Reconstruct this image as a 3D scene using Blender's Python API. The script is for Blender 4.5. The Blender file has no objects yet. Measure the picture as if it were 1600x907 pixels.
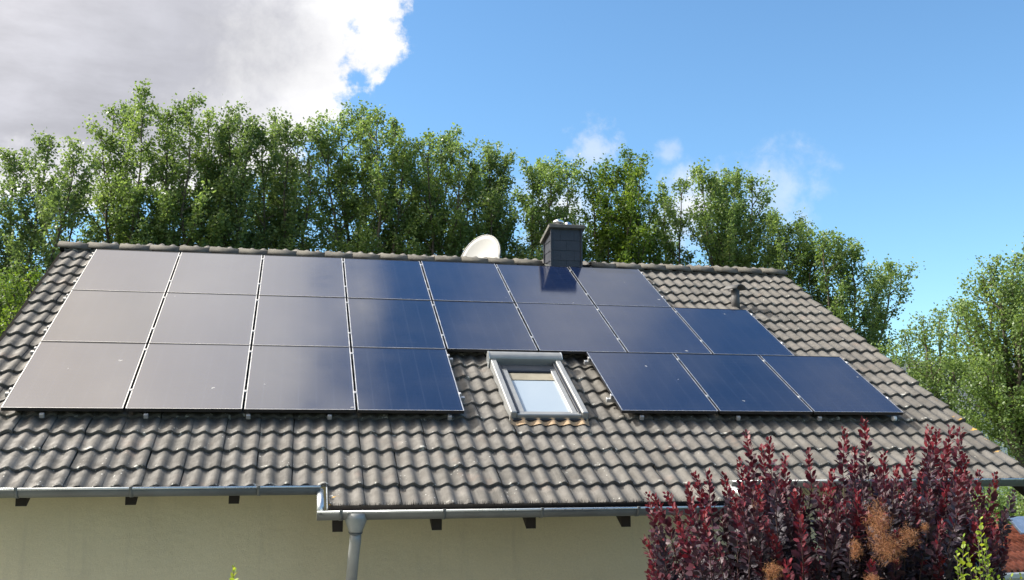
import bpy, bmesh, math, random
import numpy as np
from mathutils import Matrix, Vector

random.seed(7)
RNG = np.random.default_rng(7)
R = math.radians
scene = bpy.context.scene
COL = scene.collection

# ------------------------------------------------------------------ camera
ZG = 5.6                                   # ridge-side datum above the lawn
CAM_POS = np.array([2.5621, -13.7258, -2.4916 + ZG])
YAW, PITCH, FPX = 0.2101, 0.1504, 1589.585     # FPX: focal length for a 1600 px wide picture
_fw = np.array([math.sin(YAW) * math.cos(PITCH), math.cos(YAW) * math.cos(PITCH), math.sin(PITCH)])
_rt = np.array([math.cos(YAW), -math.sin(YAW), 0.0])
_up = np.cross(_rt, _fw)
cam_d = bpy.data.cameras.new('camera')
cam = bpy.data.objects.new('camera', cam_d)
COL.objects.link(cam)
cam.matrix_world = Matrix(((_rt[0], _up[0], -_fw[0], CAM_POS[0]), (_rt[1], _up[1], -_fw[1], CAM_POS[1]),
                           (_rt[2], _up[2], -_fw[2], CAM_POS[2]), (0, 0, 0, 1)))
cam_d.sensor_fit = 'HORIZONTAL'
cam_d.sensor_width = 36.0
cam_d.lens = 36.0 * FPX / 1600.0
cam_d.clip_start = 0.05
cam_d.clip_end = 5000
scene.camera = cam


def ray(px, py):
    return _fw + (px - 800) / FPX * _rt - (py - 453.5) / FPX * _up


def at_dist(px, py, d):
    return CAM_POS + ray(px, py) * d


def at_y(px, py, Y):
    d = ray(px, py)
    return CAM_POS + d * (Y - CAM_POS[1]) / d[1]


# ------------------------------------------------------------------ light
SUN = Vector((-0.686, 0.230, 0.691)).normalized()
SUN_EL = math.asin(SUN.z)
SUN_AZ = math.atan2(SUN.x, SUN.y)
sun_d = bpy.data.lights.new('sun', 'SUN')
sun_d.energy = 4.6
sun_d.angle = R(0.53)
sun_d.color = (1.0, 0.95, 0.87)
sun = bpy.data.objects.new('sun', sun_d)
COL.objects.link(sun)
sun.rotation_euler = SUN.to_track_quat('Z', 'Y').to_euler()
sun.location = (-20, 5, 30)

vs = scene.view_settings
vs.view_transform = 'Standard'
vs.look = 'None'
vs.gamma = 1
vs.use_curve_mapping = False
vs.exposure = 0.75
SKY_STRENGTH = 0.125


class G:
    """small node-graph helper"""

    def __init__(self, tree):
        self.t = tree
        self.n = tree.nodes
        self.l = tree.links

    def node(self, typ, **kw):
        nd = self.n.new(typ)
        for k, v in kw.items():
            setattr(nd, k, v)
        return nd

    def put(self, sock, v):
        if isinstance(v, bpy.types.NodeSocket):
            self.l.new(v, sock)
        elif v is not None:
            try:
                sock.default_value = v
            except Exception:
                sock.default_value = (v[0], v[1], v[2], 1.0)

    def math(self, op, a, b=None, c=None, clamp=False):
        nd = self.node('ShaderNodeMath', operation=op, use_clamp=clamp)
        self.put(nd.inputs[0], a)
        if b is not None:
            self.put(nd.inputs[1], b)
        if c is not None:
            self.put(nd.inputs[2], c)
        return nd.outputs[0]

    def vmath(self, op, a, b=None, out=0):
        nd = self.node('ShaderNodeVectorMath', operation=op)
        self.put(nd.inputs[0], a)
        if b is not None:
            self.put(nd.inputs[1], b)
        return nd.outputs[out]

    def mix(self, f, a, b, blend='MIX'):
        nd = self.node('ShaderNodeMix', data_type='RGBA', blend_type=blend)
        self.put(nd.inputs[0], f)
        self.put(nd.inputs[6], a if isinstance(a, bpy.types.NodeSocket) else (a[0], a[1], a[2], 1))
        self.put(nd.inputs[7], b if isinstance(b, bpy.types.NodeSocket) else (b[0], b[1], b[2], 1))
        return nd.outputs[2]

    def noise(self, vec, scale, detail=4, rough=0.55, dist=0.0, out='Fac'):
        nd = self.node('ShaderNodeTexNoise')
        if vec is not None:
            self.put(nd.inputs['Vector'], vec)
        nd.inputs['Scale'].default_value = scale
        nd.inputs['Detail'].default_value = detail
        nd.inputs['Roughness'].default_value = rough
        nd.inputs['Distortion'].default_value = dist
        return nd.outputs[out]

    def ramp(self, f, lo, hi, a=0.0, b=1.0, smooth=True):
        nd = self.node('ShaderNodeMapRange', interpolation_type='SMOOTHSTEP' if smooth else 'LINEAR')
        self.put(nd.inputs['Value'], f)
        nd.inputs['From Min'].default_value = lo
        nd.inputs['From Max'].default_value = hi
        nd.inputs['To Min'].default_value = a
        nd.inputs['To Max'].default_value = b
        return nd.outputs[0]

    def sep(self, v):
        nd = self.node('ShaderNodeSeparateXYZ')
        self.put(nd.inputs[0], v)
        return nd.outputs

    def comb(self, x, y, z):
        nd = self.node('ShaderNodeCombineXYZ')
        for i, v in enumerate((x, y, z)):
            self.put(nd.inputs[i], v)
        return nd.outputs[0]


# ------------------------------------------------------------------ sky
world = bpy.data.worlds.new('World')
scene.world = world
world.use_nodes = True
g = G(world.node_tree)
g.n.clear()
out = g.node('ShaderNodeOutputWorld')
bg = g.node('ShaderNodeBackground')
g.l.new(bg.outputs[0], out.inputs[0])
sky = g.node('ShaderNodeTexSky', sky_type='NISHITA')
sky.sun_disc = False
sky.sun_elevation = SUN_EL
sky.sun_rotation = SUN_AZ
sky.altitude = 300
sky.air_density = 1.0
sky.dust_density = 0.25
sky.ozone_density = 2.2
tc = g.node('ShaderNodeTexCoord')
dirv = tc.outputs['Generated']
dx, dy, dz = g.sep(dirv)
dzc = g.math('MAXIMUM', dz, 0.02)
cx = g.math('DIVIDE', dx, dzc)
cy = g.math('DIVIDE', dy, dzc)
plane = g.comb(cx, cy, 0.0)               # position on the flat cloud deck, in deck heights
n_big = g.noise(plane, 2.1, 6, 0.60, 0.15)
n_dir = g.noise(dirv, 11.0, 9, 0.64, 0.1)
n_fine = g.noise(dirv, 34.0, 6, 0.6, 0.2)
# the large cloud fills the left of the sky; its edge runs away from the viewer
edge = g.math('SUBTRACT', g.math('ADD', 0.004, g.math('MULTIPLY', cy, 0.115)), cx)
edge = g.math('SUBTRACT', edge, g.math('MULTIPLY', g.math('MAXIMUM', g.math('SUBTRACT', cy, 2.35), 0.0), 0.36))
edge = g.math('ADD', edge, g.math('MULTIPLY', g.math('SUBTRACT', n_big, 0.5), 0.22))
ragged = g.math('MINIMUM', g.math('ADD', 0.12, g.math('MULTIPLY', cy, 0.32)), 0.85)   # the deck foreshortens, so its ragged edge looks coarser far away
edge = g.math('ADD', edge, g.math('MULTIPLY', g.math('SUBTRACT', n_dir, 0.5), ragged))
far = g.math('SUBTRACT', 4.15, g.math('ADD', cy, g.math('MULTIPLY', cx, 0.45)))
far = g.math('ADD', far, g.math('MULTIPLY', g.math('SUBTRACT', n_dir, 0.5), 2.4))
mass = g.math('MINIMUM', g.math('MULTIPLY', edge, 1.0), g.math('MULTIPLY', far, 0.5))
m_main = g.ramp(mass, -0.01, 0.085)
depth = g.ramp(mass, 0.03, 0.55)            # 0 at the bright rim, 1 deep in the grey base


def blob(c, rad, wisp, soft):
    v = Vector(c).normalized()
    dst = g.vmath('DISTANCE', dirv, tuple(v), out=1)
    f = g.math('SUBTRACT', 1.0, g.math('DIVIDE', dst, rad))
    f = g.math('ADD', f, g.math('MULTIPLY', g.math('SUBTRACT', n_fine, 0.52), wisp))
    f = g.math('ADD', f, g.math('MULTIPLY', g.math('SUBTRACT', n_dir, 0.5), wisp))
    f = g.math('MULTIPLY', f, g.ramp(dst, rad * 1.0, rad * 1.7, 1.0, 0.0))
    return g.ramp(f, 0.0, soft)


def pxdir(px, py):
    return ray(px, py)


m = m_main
for (c, rad, w, soft, op) in [(pxdir(930, 232), 0.032, 3.2, 1.1, 0.45), (pxdir(1045, 240), 0.016, 2.2, 1.0, 0.32),
                              (pxdir(1222, 318), 0.055, 2.8, 1.3, 0.36), (pxdir(1075, 330), 0.055, 1.6, 1.2, 0.9), (pxdir(880, 330), 0.05, 1.6, 1.2, 0.8),
                              ((0.268, 0.601, 0.753), 0.15, 0.9, 1.0, 0.8), ((0.30, 0.63, 0.72), 0.12, 0.9, 1.0, 0.8), ((0.50, 0.49, 0.716), 0.09, 1.2, 1.2, 0.35)]:
    m = g.math('MAXIMUM', m, g.math('MULTIPLY', blob(c, rad, w, soft), op))
# a bank of small cumulus low over the horizon, all the way round
low = g.math('ADD', g.ramp(dz, 0.045, 0.115, 0.60, -0.2), g.math('MULTIPLY', g.math('SUBTRACT', n_dir, 0.5), 1.5))
m_low = g.ramp(low, 0.38, 0.62)
m = g.math('MAXIMUM', m, m_low)
# cloud brightness: sunlit rims white, thick base grey, brighter where the light passes towards us
cosang = g.math('MAXIMUM', g.vmath('DOT_PRODUCT', dirv, tuple(SUN), out=1), 0.0)
glow = g.math('POWER', cosang, 7.0)
rim = g.mix(depth, (0.61, 0.61, 0.62), (0.298, 0.303, 0.338))
tex = g.math('ADD', g.math('MULTIPLY', g.ramp(n_dir, 0.3, 0.72, 0.96, 1.06), g.ramp(n_big, 0.3, 0.7, 0.93, 1.07)), g.math('MULTIPLY', g.math('MULTIPLY', glow, g.ramp(n_big, 0.3, 0.7, 0.72, 1.32)), 10.4))
lowmix = g.math('MULTIPLY', m_low, g.math('SUBTRACT', 1.0, m_main))
ccol = g.mix(lowmix, rim, (0.58, 0.59, 0.62))
ccol = g.mix(g.math('MINIMUM', g.math('MULTIPLY', glow, 4.0), 1.0), ccol, g.mix(1.0, ccol, (1.26, 1.11, 0.86), 'MULTIPLY'))
ccol = g.mix(1.0, ccol, g.comb(tex, tex, tex), 'MULTIPLY')
ccol = g.mix(1.0, ccol, (1 / SKY_STRENGTH,) * 3, 'MULTIPLY')
skyc = g.mix(1.0, sky.outputs[0], (0.74, 0.97, 1.05), 'MULTIPLY')
final = g.mix(m, skyc, ccol)
g.l.new(final, bg.inputs[0])
bg.inputs[1].default_value = SKY_STRENGTH


# roof pitch, tile gauge and front edge of the ordinary eave row
TH = 0.5111
CT, ST = math.cos(TH), math.sin(TH)
GAUGE = 0.31
LIP0 = -5.59


# ------------------------------------------------------------------ materials
def newmat(name):
    m_ = bpy.data.materials.new(name)
    m_.use_nodes = True
    gg = G(m_.node_tree)
    b = [n for n in gg.n if n.type == 'BSDF_PRINCIPLED'][0]
    return m_, gg, b


def simple(name, col, rough=0.6, metal=0.0, var=0.15, scale=8.0, bump=0.0, bscale=60.0, spec=0.5):
    m_, gg, b = newmat(name)
    pos = gg.node('ShaderNodeNewGeometry').outputs['Position']
    nz = gg.noise(pos, scale, 5, 0.6)
    f = gg.ramp(nz, 0.3, 0.7, 1 - var, 1 + var)
    c = gg.mix(1.0, col, gg.comb(f, f, f), 'MULTIPLY')
    gg.put(b.inputs['Base Color'], c)
    gg.put(b.inputs['Roughness'], gg.ramp(nz, 0.3, 0.7, max(0.02, rough - 0.06), min(1, rough + 0.06)))
    b.inputs['Metallic'].default_value = metal
    b.inputs['Specular IOR Level'].default_value = spec
    if bump:
        bp = gg.node('ShaderNodeBump')
        bp.inputs['Strength'].default_value = bump
        bp.inputs['Distance'].default_value = 0.01
        gg.put(bp.inputs['Height'], gg.noise(pos, bscale, 5, 0.65))
        gg.l.new(bp.outputs[0], b.inputs['Normal'])
    return m_


def tile_material():
    m_, gg, b = newmat('concrete_tile')
    geo = gg.node('ShaderNodeNewGeometry')
    pos = geo.outputs['Position']
    at = gg.node('ShaderNodeAttribute', attribute_name='rnd')
    oi = gg.node('ShaderNodeObjectInfo')
    rnd = gg.math('FRACT', gg.math('ADD', at.outputs['Fac'], oi.outputs['Random']))
    big = gg.noise(pos, 0.9, 3, 0.5)
    mid = gg.noise(pos, 9.0, 6, 0.65)
    streak_v = gg.vmath('MULTIPLY', pos, (26.0, 2.6, 2.6))
    streak = gg.noise(streak_v, 1.0, 4, 0.6)
    c = gg.mix(gg.ramp(rnd, 0.0, 1.0, 0, 1, False), (0.090, 0.086, 0.079), (0.150, 0.143, 0.132))
    c = gg.mix(gg.ramp(mid, 0.35, 0.7, 0.0, 0.75), c, (0.070, 0.067, 0.061))
    c = gg.mix(gg.ramp(streak, 0.45, 0.72, 0.0, 0.5), c, (0.180, 0.172, 0.156))
    c = gg.mix(gg.ramp(big, 0.40, 0.65, 0.0, 0.35), c, (0.148, 0.138, 0.122))
    # rusty-pink bare concrete patches
    c = gg.mix(gg.math('MULTIPLY', gg.ramp(gg.noise(pos, 3.1, 4, 0.6), 0.58, 0.72), 0.28), c, (0.25, 0.185, 0.15))
    # grey-white lichen specks
    vo = gg.node('ShaderNodeTexVoronoi', feature='F1')
    gg.put(vo.inputs['Vector'], gg.vmath('ADD', pos, gg.vmath('MULTIPLY', gg.noise(pos, 30, 3, out='Color'), (0.02, 0.02, 0.02))))
    vo.inputs['Scale'].default_value = 21.0
    sp = gg.ramp(vo.outputs['Distance'], 0.10, 0.20, 1.0, 0.0)
    px_, py_, pz_ = gg.sep(pos)
    where = gg.math('ADD', gg.noise(pos, 2.6, 4, 0.7), gg.ramp(pz_, ZG - 2.75, ZG - 1.9, 0.10, 0.0))
    where = gg.ramp(where, 0.63, 0.74)
    c = gg.mix(gg.math('MULTIPLY', gg.math('MULTIPLY', sp, where), 0.85), c, (0.62, 0.62, 0.58))
    lap_u = gg.math('ADD', gg.math('MULTIPLY', py_, CT), gg.math('MULTIPLY', gg.math('SUBTRACT', pz_, ZG), ST))
    lap = gg.math('FRACT', gg.math('DIVIDE', gg.math('SUBTRACT', lap_u, LIP0), GAUGE))
    lap = gg.ramp(lap, 0.03, 0.14, 1.0, 0.0)
    lsp = gg.math('MULTIPLY', lap, gg.ramp(gg.noise(pos, 17, 4, 0.6), 0.60, 0.66))
    c = gg.mix(gg.math('MULTIPLY', lsp, 0.7), c, (0.60, 0.60, 0.55))
    # orange lichen on the gable edge and at the step of the eave
    e1 = gg.ramp(gg.math('ABSOLUTE', gg.math('SUBTRACT', px_, 9.80)), 0.03, 0.12, 1.0, 0.0)
    e1 = gg.math('MULTIPLY', e1, gg.ramp(pz_, ZG - 2.2, ZG - 1.9, 1.0, 0.0))
    e2 = gg.math('MULTIPLY', gg.ramp(gg.math('ABSOLUTE', gg.math('SUBTRACT', px_, 2.88)), 0.02, 0.09, 1.0, 0.0),
                 gg.ramp(pz_, ZG - 2.75, ZG - 2.62, 1.0, 0.0))
    e = gg.math('MULTIPLY', gg.math('MAXIMUM', e1, e2), gg.ramp(gg.noise(pos, 9, 5, 0.65), 0.58, 0.66))
    c = gg.mix(e, c, (0.62, 0.36, 0.06))
    gg.put(b.inputs['Base Color'], c)
    gg.put(b.inputs['Roughness'], gg.ramp(mid, 0.3, 0.7, 0.62, 0.9))
    b.inputs['Specular IOR Level'].default_value = 0.4
    bp = gg.node('ShaderNodeBump')
    bp.inputs['Strength'].default_value = 0.55
    bp.inputs['Distance'].default_value = 0.006
    gg.put(bp.inputs['Height'], gg.math('ADD', gg.noise(pos, 70, 6, 0.7), gg.math('MULTIPLY', sp, 0.5)))
    gg.l.new(bp.outputs[0], b.inputs['Normal'])
    return m_


def glass_panel_material():
    m_, gg, b = newmat('solar_glass')
    tcn = gg.node('ShaderNodeTexCoord')
    ob = tcn.outputs['Object']
    geo = gg.node('ShaderNodeNewGeometry')
    pos = geo.outputs['Position']
    oi = gg.node('ShaderNodeObjectInfo')
    ox, oy, oz = gg.sep(ob)
    # cell gaps and fine busbars of the full-black module
    def lines(v, pitch, w):
        f = gg.math('FRACT', gg.math('DIVIDE', v, pitch))
        d = gg.math('ABSOLUTE', gg.math('SUBTRACT', f, 0.5))
        return gg.ramp(d, 0.5 - w * 1.6, 0.5 - w * 0.6)
    cells = gg.math('MAXIMUM', lines(ox, 0.168, 0.016), lines(oy, 0.0815, 0.022))
    c = gg.mix(gg.ramp(oi.outputs['Random'], 0, 1, 0, 1, False), (0.0035, 0.010, 0.036), (0.0050, 0.013, 0.046))
    c = gg.mix(gg.math('MULTIPLY', cells, 0.5), c, (0.034, 0.046, 0.085))
    # dust film and a few droppings
    dust = gg.ramp(gg.noise(pos, 1.7, 5, 0.6), 0.35, 0.8, 0.0, 0.025)
    c = gg.mix(dust, c, (0.32, 0.31, 0.30))
    vo = gg.node('ShaderNodeTexVoronoi', feature='F1')
    gg.put(vo.inputs['Vector'], gg.vmath('ADD', pos, gg.vmath('MULTIPLY', gg.noise(pos, 25, 3, out='Color'), (0.05, 0.05, 0.05))))
    vo.inputs['Scale'].default_value = 2.6
    spot = gg.ramp(vo.outputs['Distance'], 0.030, 0.05, 1.0, 0.0)
    c = gg.mix(gg.math('MULTIPLY', spot, 0.45), c, (0.5, 0.5, 0.48))
    gg.put(b.inputs['Base Color'], c)
    gg.put(b.inputs['Roughness'], gg.math('ADD', gg.ramp(gg.noise(pos, 2.3, 4, 0.6), 0.3, 0.7, 0.075, 0.13), gg.math('MULTIPLY', spot, 0.4)))
    b.inputs['IOR'].default_value = 1.85
    return m_


M = {}
M['tile'] = tile_material()
M['glass_panel'] = glass_panel_material()
M['ridge'] = simple('ridge_concrete', (0.098, 0.093, 0.080), 0.9, 0, 0.4, 7, 0.5, 60)
M['deck'] = simple('roof_underlay', (0.012, 0.0115, 0.011), 0.95, 0, 0.1, spec=0.05)
M['black_frame'] = simple('black_anodised_frame', (0.012, 0.012, 0.014), 0.4, 0, 0.1)
M['lip'] = simple('frame_lip_metal', (0.60, 0.61, 0.63), 0.4, 0.8, 0.1)
M['alu'] = simple('bare_aluminium', (0.42, 0.43, 0.44), 0.4, 0.6, 0.08)
M['zinc'] = simple('weathered_zinc', (0.125, 0.134, 0.134), 0.5, 0.3, 0.16, 3.0, 0.08, 25)
M['zinc_bright'] = simple('bright_zinc_bead', (0.62, 0.66, 0.68), 0.3, 0.7, 0.08)
M['render'] = simple('cream_render', (0.66, 0.58, 0.43), 0.92, 0, 0.06, 1.2, 0.35, 160)
def wall_material():
    m_, gg, b = newmat('cream_render')
    pos = gg.node('ShaderNodeNewGeometry').outputs['Position']
    c = gg.mix(gg.ramp(gg.noise(pos, 0.7, 5, 0.6), 0.35, 0.7), (0.67, 0.60, 0.405), (0.61, 0.545, 0.365))
    run = gg.noise(gg.vmath('MULTIPLY', pos, (7.0, 7.0, 0.7)), 1.0, 5, 0.65)
    c = gg.mix(gg.ramp(run, 0.52, 0.75, 0.0, 0.35), c, (0.42, 0.38, 0.28))
    c = gg.mix(gg.ramp(gg.noise(pos, 55, 4, 0.7), 0.35, 0.75, 0.0, 0.35), c, (0.46, 0.41, 0.30))
    gg.put(b.inputs['Base Color'], c)
    b.inputs['Roughness'].default_value = 0.93
    bp = gg.node('ShaderNodeBump')
    bp.inputs['Strength'].default_value = 0.6
    bp.inputs['Distance'].default_value = 0.012
    gg.put(bp.inputs['Height'], gg.math('ADD', gg.noise(pos, 130, 5, 0.7), gg.math('MULTIPLY', gg.noise(pos, 5, 4, 0.6), 2.0)))
    gg.l.new(bp.outputs[0], b.inputs['Normal'])
    return m_


M['render'] = wall_material()
M['timber'] = simple('dark_stained_timber', (0.018, 0.013, 0.010), 0.8, 0, 0.2)
M['slate'] = simple('slate_cladding', (0.026, 0.031, 0.045), 0.5, 0, 0.22, 9, 0.3, 40)
M['cap'] = simple('chimney_cap_concrete', (0.10, 0.10, 0.092), 0.85, 0, 0.25, 12, 0.4, 60)
M['win_alu'] = simple('window_aluminium', (0.30, 0.31, 0.31), 0.45, 0.4, 0.06)
M['win_dark'] = simple('window_dark_trim', (0.022, 0.026, 0.034), 0.4, 0.2, 0.1)
M['blind'] = simple('beige_blind', (0.24, 0.22, 0.17), 0.8)
M['inner_white'] = simple('white_reveal', (0.75, 0.76, 0.78), 0.6)
M['lead'] = simple('terracotta_flashing', (0.36, 0.255, 0.155), 0.75, 0, 0.2, 18, 0.3, 60)
M['vent'] = simple('grey_vent_plastic', (0.085, 0.085, 0.085), 0.65, 0, 0.15)
M['dish'] = simple('cream_dish_paint', (0.33, 0.335, 0.325), 0.6, 0, 0.04)
M['bark'] = simple('grey_bark', (0.10, 0.085, 0.065), 0.9, 0, 0.3, 5, 0.6, 30)
M['red_roof'] = simple('terracotta_tile', (0.42, 0.13, 0.075), 0.8, 0, 0.3, 14)
M['white_paint'] = simple('white_paint', (0.78, 0.78, 0.76), 0.6, 0, 0.04)
M['pale_blue'] = simple('pale_blue_sheet', (0.34, 0.44, 0.60), 0.25, 0.0, 0.06)
M['steel'] = simple('polished_steel', (0.8, 0.8, 0.82), 0.15, 1.0, 0.05)

pane_m, gg, b = newmat('window_glass')
b.inputs['Base Color'].default_value = (0.30, 0.36, 0.42, 1)
b.inputs['Roughness'].default_value = 0.03
b.inputs['IOR'].default_value = 1.85
M['pane'] = pane_m


def leaf_material(name, cols, trans=0.35, rough=0.5, spec=0.35):
    m_, gg, b = newmat(name)
    at = gg.node('ShaderNodeAttribute', attribute_name='rnd')
    oi = gg.node('ShaderNodeObjectInfo')
    rnd = gg.math('FRACT', gg.math('ADD', at.outputs['Fac'], gg.math('MULTIPLY', oi.outputs['Random'], 0.999)))
    cr = gg.node('ShaderNodeValToRGB')
    el = cr.color_ramp.elements
    while len(el) < len(cols):
        el.new(0.5)
    for i, (p, c) in enumerate(cols):
        el[i].position = p
        el[i].color = (c[0], c[1], c[2], 1)
    gg.l.new(rnd if name.endswith('single') else at.outputs['Fac'], cr.inputs[0])
    c = cr.outputs[0]
    gg.put(b.inputs['Base Color'], c)
    b.inputs['Roughness'].default_value = rough
    b.inputs['Specular IOR Level'].default_value = spec
    tr = gg.node('ShaderNodeBsdfTranslucent')
    gg.put(tr.inputs[0], gg.mix(1.0, c, (1.25, 1.2, 0.7) if trans > 0.3 else (1.2, 0.8, 0.8), 'MULTIPLY'))
    mx = gg.node('ShaderNodeMixShader')
    mx.inputs[0].default_value = trans
    gg.l.new(b.outputs[0], mx.inputs[1])
    gg.l.new(tr.outputs[0], mx.inputs[2])
    o_ = [n for n in gg.n if n.type == 'OUTPUT_MATERIAL'][0]
    gg.l.new(mx.outputs[0], o_.inputs[0])
    return m_


M['leaf'] = leaf_material('poplar_leaf', [(0, (0.090, 0.150, 0.056)), (0.45, (0.152, 0.238, 0.080)), (0.85, (0.205, 0.300, 0.104)), (1, (0.29, 0.37, 0.15))], 0.52, 0.42, 0.5)
M['leaf_dark'] = leaf_material('dark_poplar_leaf', [(0, (0.086, 0.146, 0.062)), (0.5, (0.145, 0.226, 0.086)), (1, (0.215, 0.300, 0.118))], 0.50, 0.42, 0.5)
M['leaf_lime'] = leaf_material('light_green_leaf', [(0, (0.06, 0.11, 0.02)), (0.5, (0.11, 0.19, 0.03)), (1, (0.20, 0.28, 0.05))], 0.45)
M['leaf_shoot'] = leaf_material('yellow_green_leaf', [(0, (0.15, 0.25, 0.03)), (1, (0.38, 0.46, 0.06))], 0.45)
M['leaf_bush'] = leaf_material('smoke_bush_leaf', [(0, (0.034, 0.030, 0.042)), (0.35, (0.046, 0.030, 0.044)), (0.62, (0.060, 0.018, 0.030)), (0.85, (0.125, 0.014, 0.027)), (1, (0.19, 0.021, 0.030))], 0.20, 0.5, 0.35)
M['leaf_bush_red'] = leaf_material('smoke_bush_tip_leaf_single', [(0, (0.070, 0.010, 0.018)), (0.6, (0.125, 0.014, 0.026)), (1, (0.20, 0.024, 0.032))], 0.22, 0.45, 0.4)
M['plume'] = leaf_material('smoke_plume_thread', [(0, (0.16, 0.065, 0.04)), (0.5, (0.33, 0.155, 0.085)), (1, (0.52, 0.30, 0.19))], 0.35, 0.8, 0.1)
M['stem'] = simple('reddish_stem', (0.06, 0.03, 0.025), 0.7)

# ------------------------------------------------------------------ builders
WORLD_M = {}


def tag(o, label=None, cat=None, group=None, kind=None):
    if label:
        o['label'] = label
    if cat:
        o['category'] = cat
    if group:
        o['group'] = group
    if kind:
        o['kind'] = kind
    return o


def link(name, data, parent=None, mw=None):
    o = bpy.data.objects.new(name, data)
    COL.objects.link(o)
    mw = mw if mw is not None else Matrix.Identity(4)
    WORLD_M[o.name] = mw
    if parent is not None:
        o.parent = parent
        o.matrix_basis = WORLD_M[parent.name].inverted() @ mw
    else:
        o.matrix_basis = mw
    return o


def empty(name, loc, mw=None):
    e = link(name, None, None, mw if mw is not None else Matrix.Translation(Vector(loc)))
    e.empty_display_size = 0.2
    return e


def np_mesh(name, V, F, mats, rnd=None, smooth=False, mat_idx=None):
    V = np.asarray(V, dtype=np.float32)
    F = np.asarray(F, dtype=np.int32)
    me = bpy.data.meshes.new(name)
    me.vertices.add(len(V))
    me.vertices.foreach_set('co', V.ravel())
    k = F.shape[1]
    me.loops.add(F.size)
    me.loops.foreach_set('vertex_index', F.ravel())
    me.polygons.add(len(F))
    me.polygons.foreach_set('loop_start', np.arange(0, F.size, k, dtype=np.int32))
    me.polygons.foreach_set('use_smooth', np.full(len(F), bool(smooth)))
    for m_ in (mats if isinstance(mats, (list, tuple)) else [mats]):
        me.materials.append(m_)
    if mat_idx is not None:
        me.polygons.foreach_set('material_index', np.asarray(mat_idx, dtype=np.int32))
    if rnd is not None:
        a = me.attributes.new('rnd', 'FLOAT', 'FACE')
        a.data.foreach_set('value', np.asarray(rnd, dtype=np.float32))
    me.update(calc_edges=True)
    me.validate()
    return me


class MB:
    """collects simple solids into one mesh"""

    def __init__(self):
        self.bm = bmesh.new()

    def box(self, x0, x1, y0, y1, z0, z1, bevel=0.0, mi=0):
        vs_ = [self.bm.verts.new((x, y, z)) for z in (z0, z1) for y in (y0, y1) for x in (x0, x1)]
        fs = [(0, 2, 3, 1), (4, 5, 7, 6), (0, 1, 5, 4), (2, 6, 7, 3), (0, 4, 6, 2), (1, 3, 7, 5)]
        faces = [self.bm.faces.new([vs_[i] for i in f]) for f in fs]
        for f in faces:
            f.material_index = mi
        if bevel:
            es = list({e for f in faces for e in f.edges})
            bmesh.ops.bevel(self.bm, geom=es, offset=bevel, segments=1, affect='EDGES', profile=0.5)
        return self

    def prism(self, poly, axis, a, b, mi=0):
        """poly: 2-D outline in the other two axes, extruded along axis from a to b"""
        def P(p, t):
            if axis == 'x':
                return (t, p[0], p[1])
            if axis == 'y':
                return (p[0], t, p[1])
            return (p[0], p[1], t)
        A = [self.bm.verts.new(P(p, a)) for p in poly]
        B = [self.bm.verts.new(P(p, b)) for p in poly]
        n = len(poly)
        fs = [self.bm.faces.new(A[::-1]), self.bm.faces.new(B)]
        for i in range(n):
            fs.append(self.bm.faces.new((A[i], A[(i + 1) % n], B[(i + 1) % n], B[i])))
        for f in fs:
            f.material_index = mi
        return self

    def tube(self, pts, rad, seg=10, caps=True, mi=0):
        pts = [Vector(p) for p in pts]
        if not isinstance(rad, (list, tuple)):
            rad = [rad] * len(pts)
        rings = []
        prev = None
        for i, p in enumerate(pts):
            d = (pts[min(i + 1, len(pts) - 1)] - pts[max(i - 1, 0)]).normalized()
            if prev is None:
                a = d.orthogonal().normalized()
            else:
                a = (prev - d * prev.dot(d)).normalized()
            prev = a
            bb = d.cross(a)
            rings.append([self.bm.verts.new(p + (a * math.cos(t) + bb * math.sin(t)) * rad[i])
                          for t in [2 * math.pi * k / seg for k in range(seg)]])
        for i in range(len(rings) - 1):
            for k in range(seg):
                f = self.bm.faces.new((rings[i][k], rings[i][(k + 1) % seg], rings[i + 1][(k + 1) % seg], rings[i + 1][k]))
                f.smooth = True
                f.material_index = mi
        if caps:
            self.bm.faces.new(rings[0][::-1]).material_index = mi
            self.bm.faces.new(rings[-1]).material_index = mi
        return self

    def strip(self, prof, a, b, axis='x', smooth=True, mi=0, thick=0.0):
        """open profile swept along an axis; thick gives it a back"""
        outs = []
        n = len(prof)
        if thick:
            back = []
            for i in range(n):
                p0 = Vector(prof[max(i - 1, 0)])
                p1 = Vector(prof[min(i + 1, n - 1)])
                t = (p1 - p0).normalized()
                back.append((prof[i][0] - t.y * thick, prof[i][1] + t.x * thick))
            outline = list(prof) + back[::-1]
        else:
            outline = list(prof)

        def P(p, t):
            return (t, p[0], p[1]) if axis == 'x' else (p[0], t, p[1])
        A = [self.bm.verts.new(P(p, a)) for p in outline]
        B = [self.bm.verts.new(P(p, b)) for p in outline]
        N = len(outline)
        rngi = range(N) if thick else range(N - 1)
        for i in rngi:
            f = self.bm.faces.new((A[i], A[(i + 1) % N], B[(i + 1) % N], B[i]))
            f.smooth = smooth
            f.material_index = mi
        if thick:
            for i in range(n - 1):
                j = N - 1 - i
                self.bm.faces.new((A[i], A[j], A[j - 1], A[i + 1])).material_index = mi
                self.bm.faces.new((B[i], B[i + 1], B[j - 1], B[j])).material_index = mi
        return self

    def mesh(self, name, mats):
        bmesh.ops.recalc_face_normals(self.bm, faces=self.bm.faces)
        me = bpy.data.meshes.new(name)
        self.bm.to_mesh(me)
        self.bm.free()
        for m_ in (mats if isinstance(mats, (list, tuple)) else [mats]):
            me.materials.append(m_)
        return me

    def build(self, name, mats, parent=None, mw=None):
        return link(name, self.mesh(name, mats), parent, mw)


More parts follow.
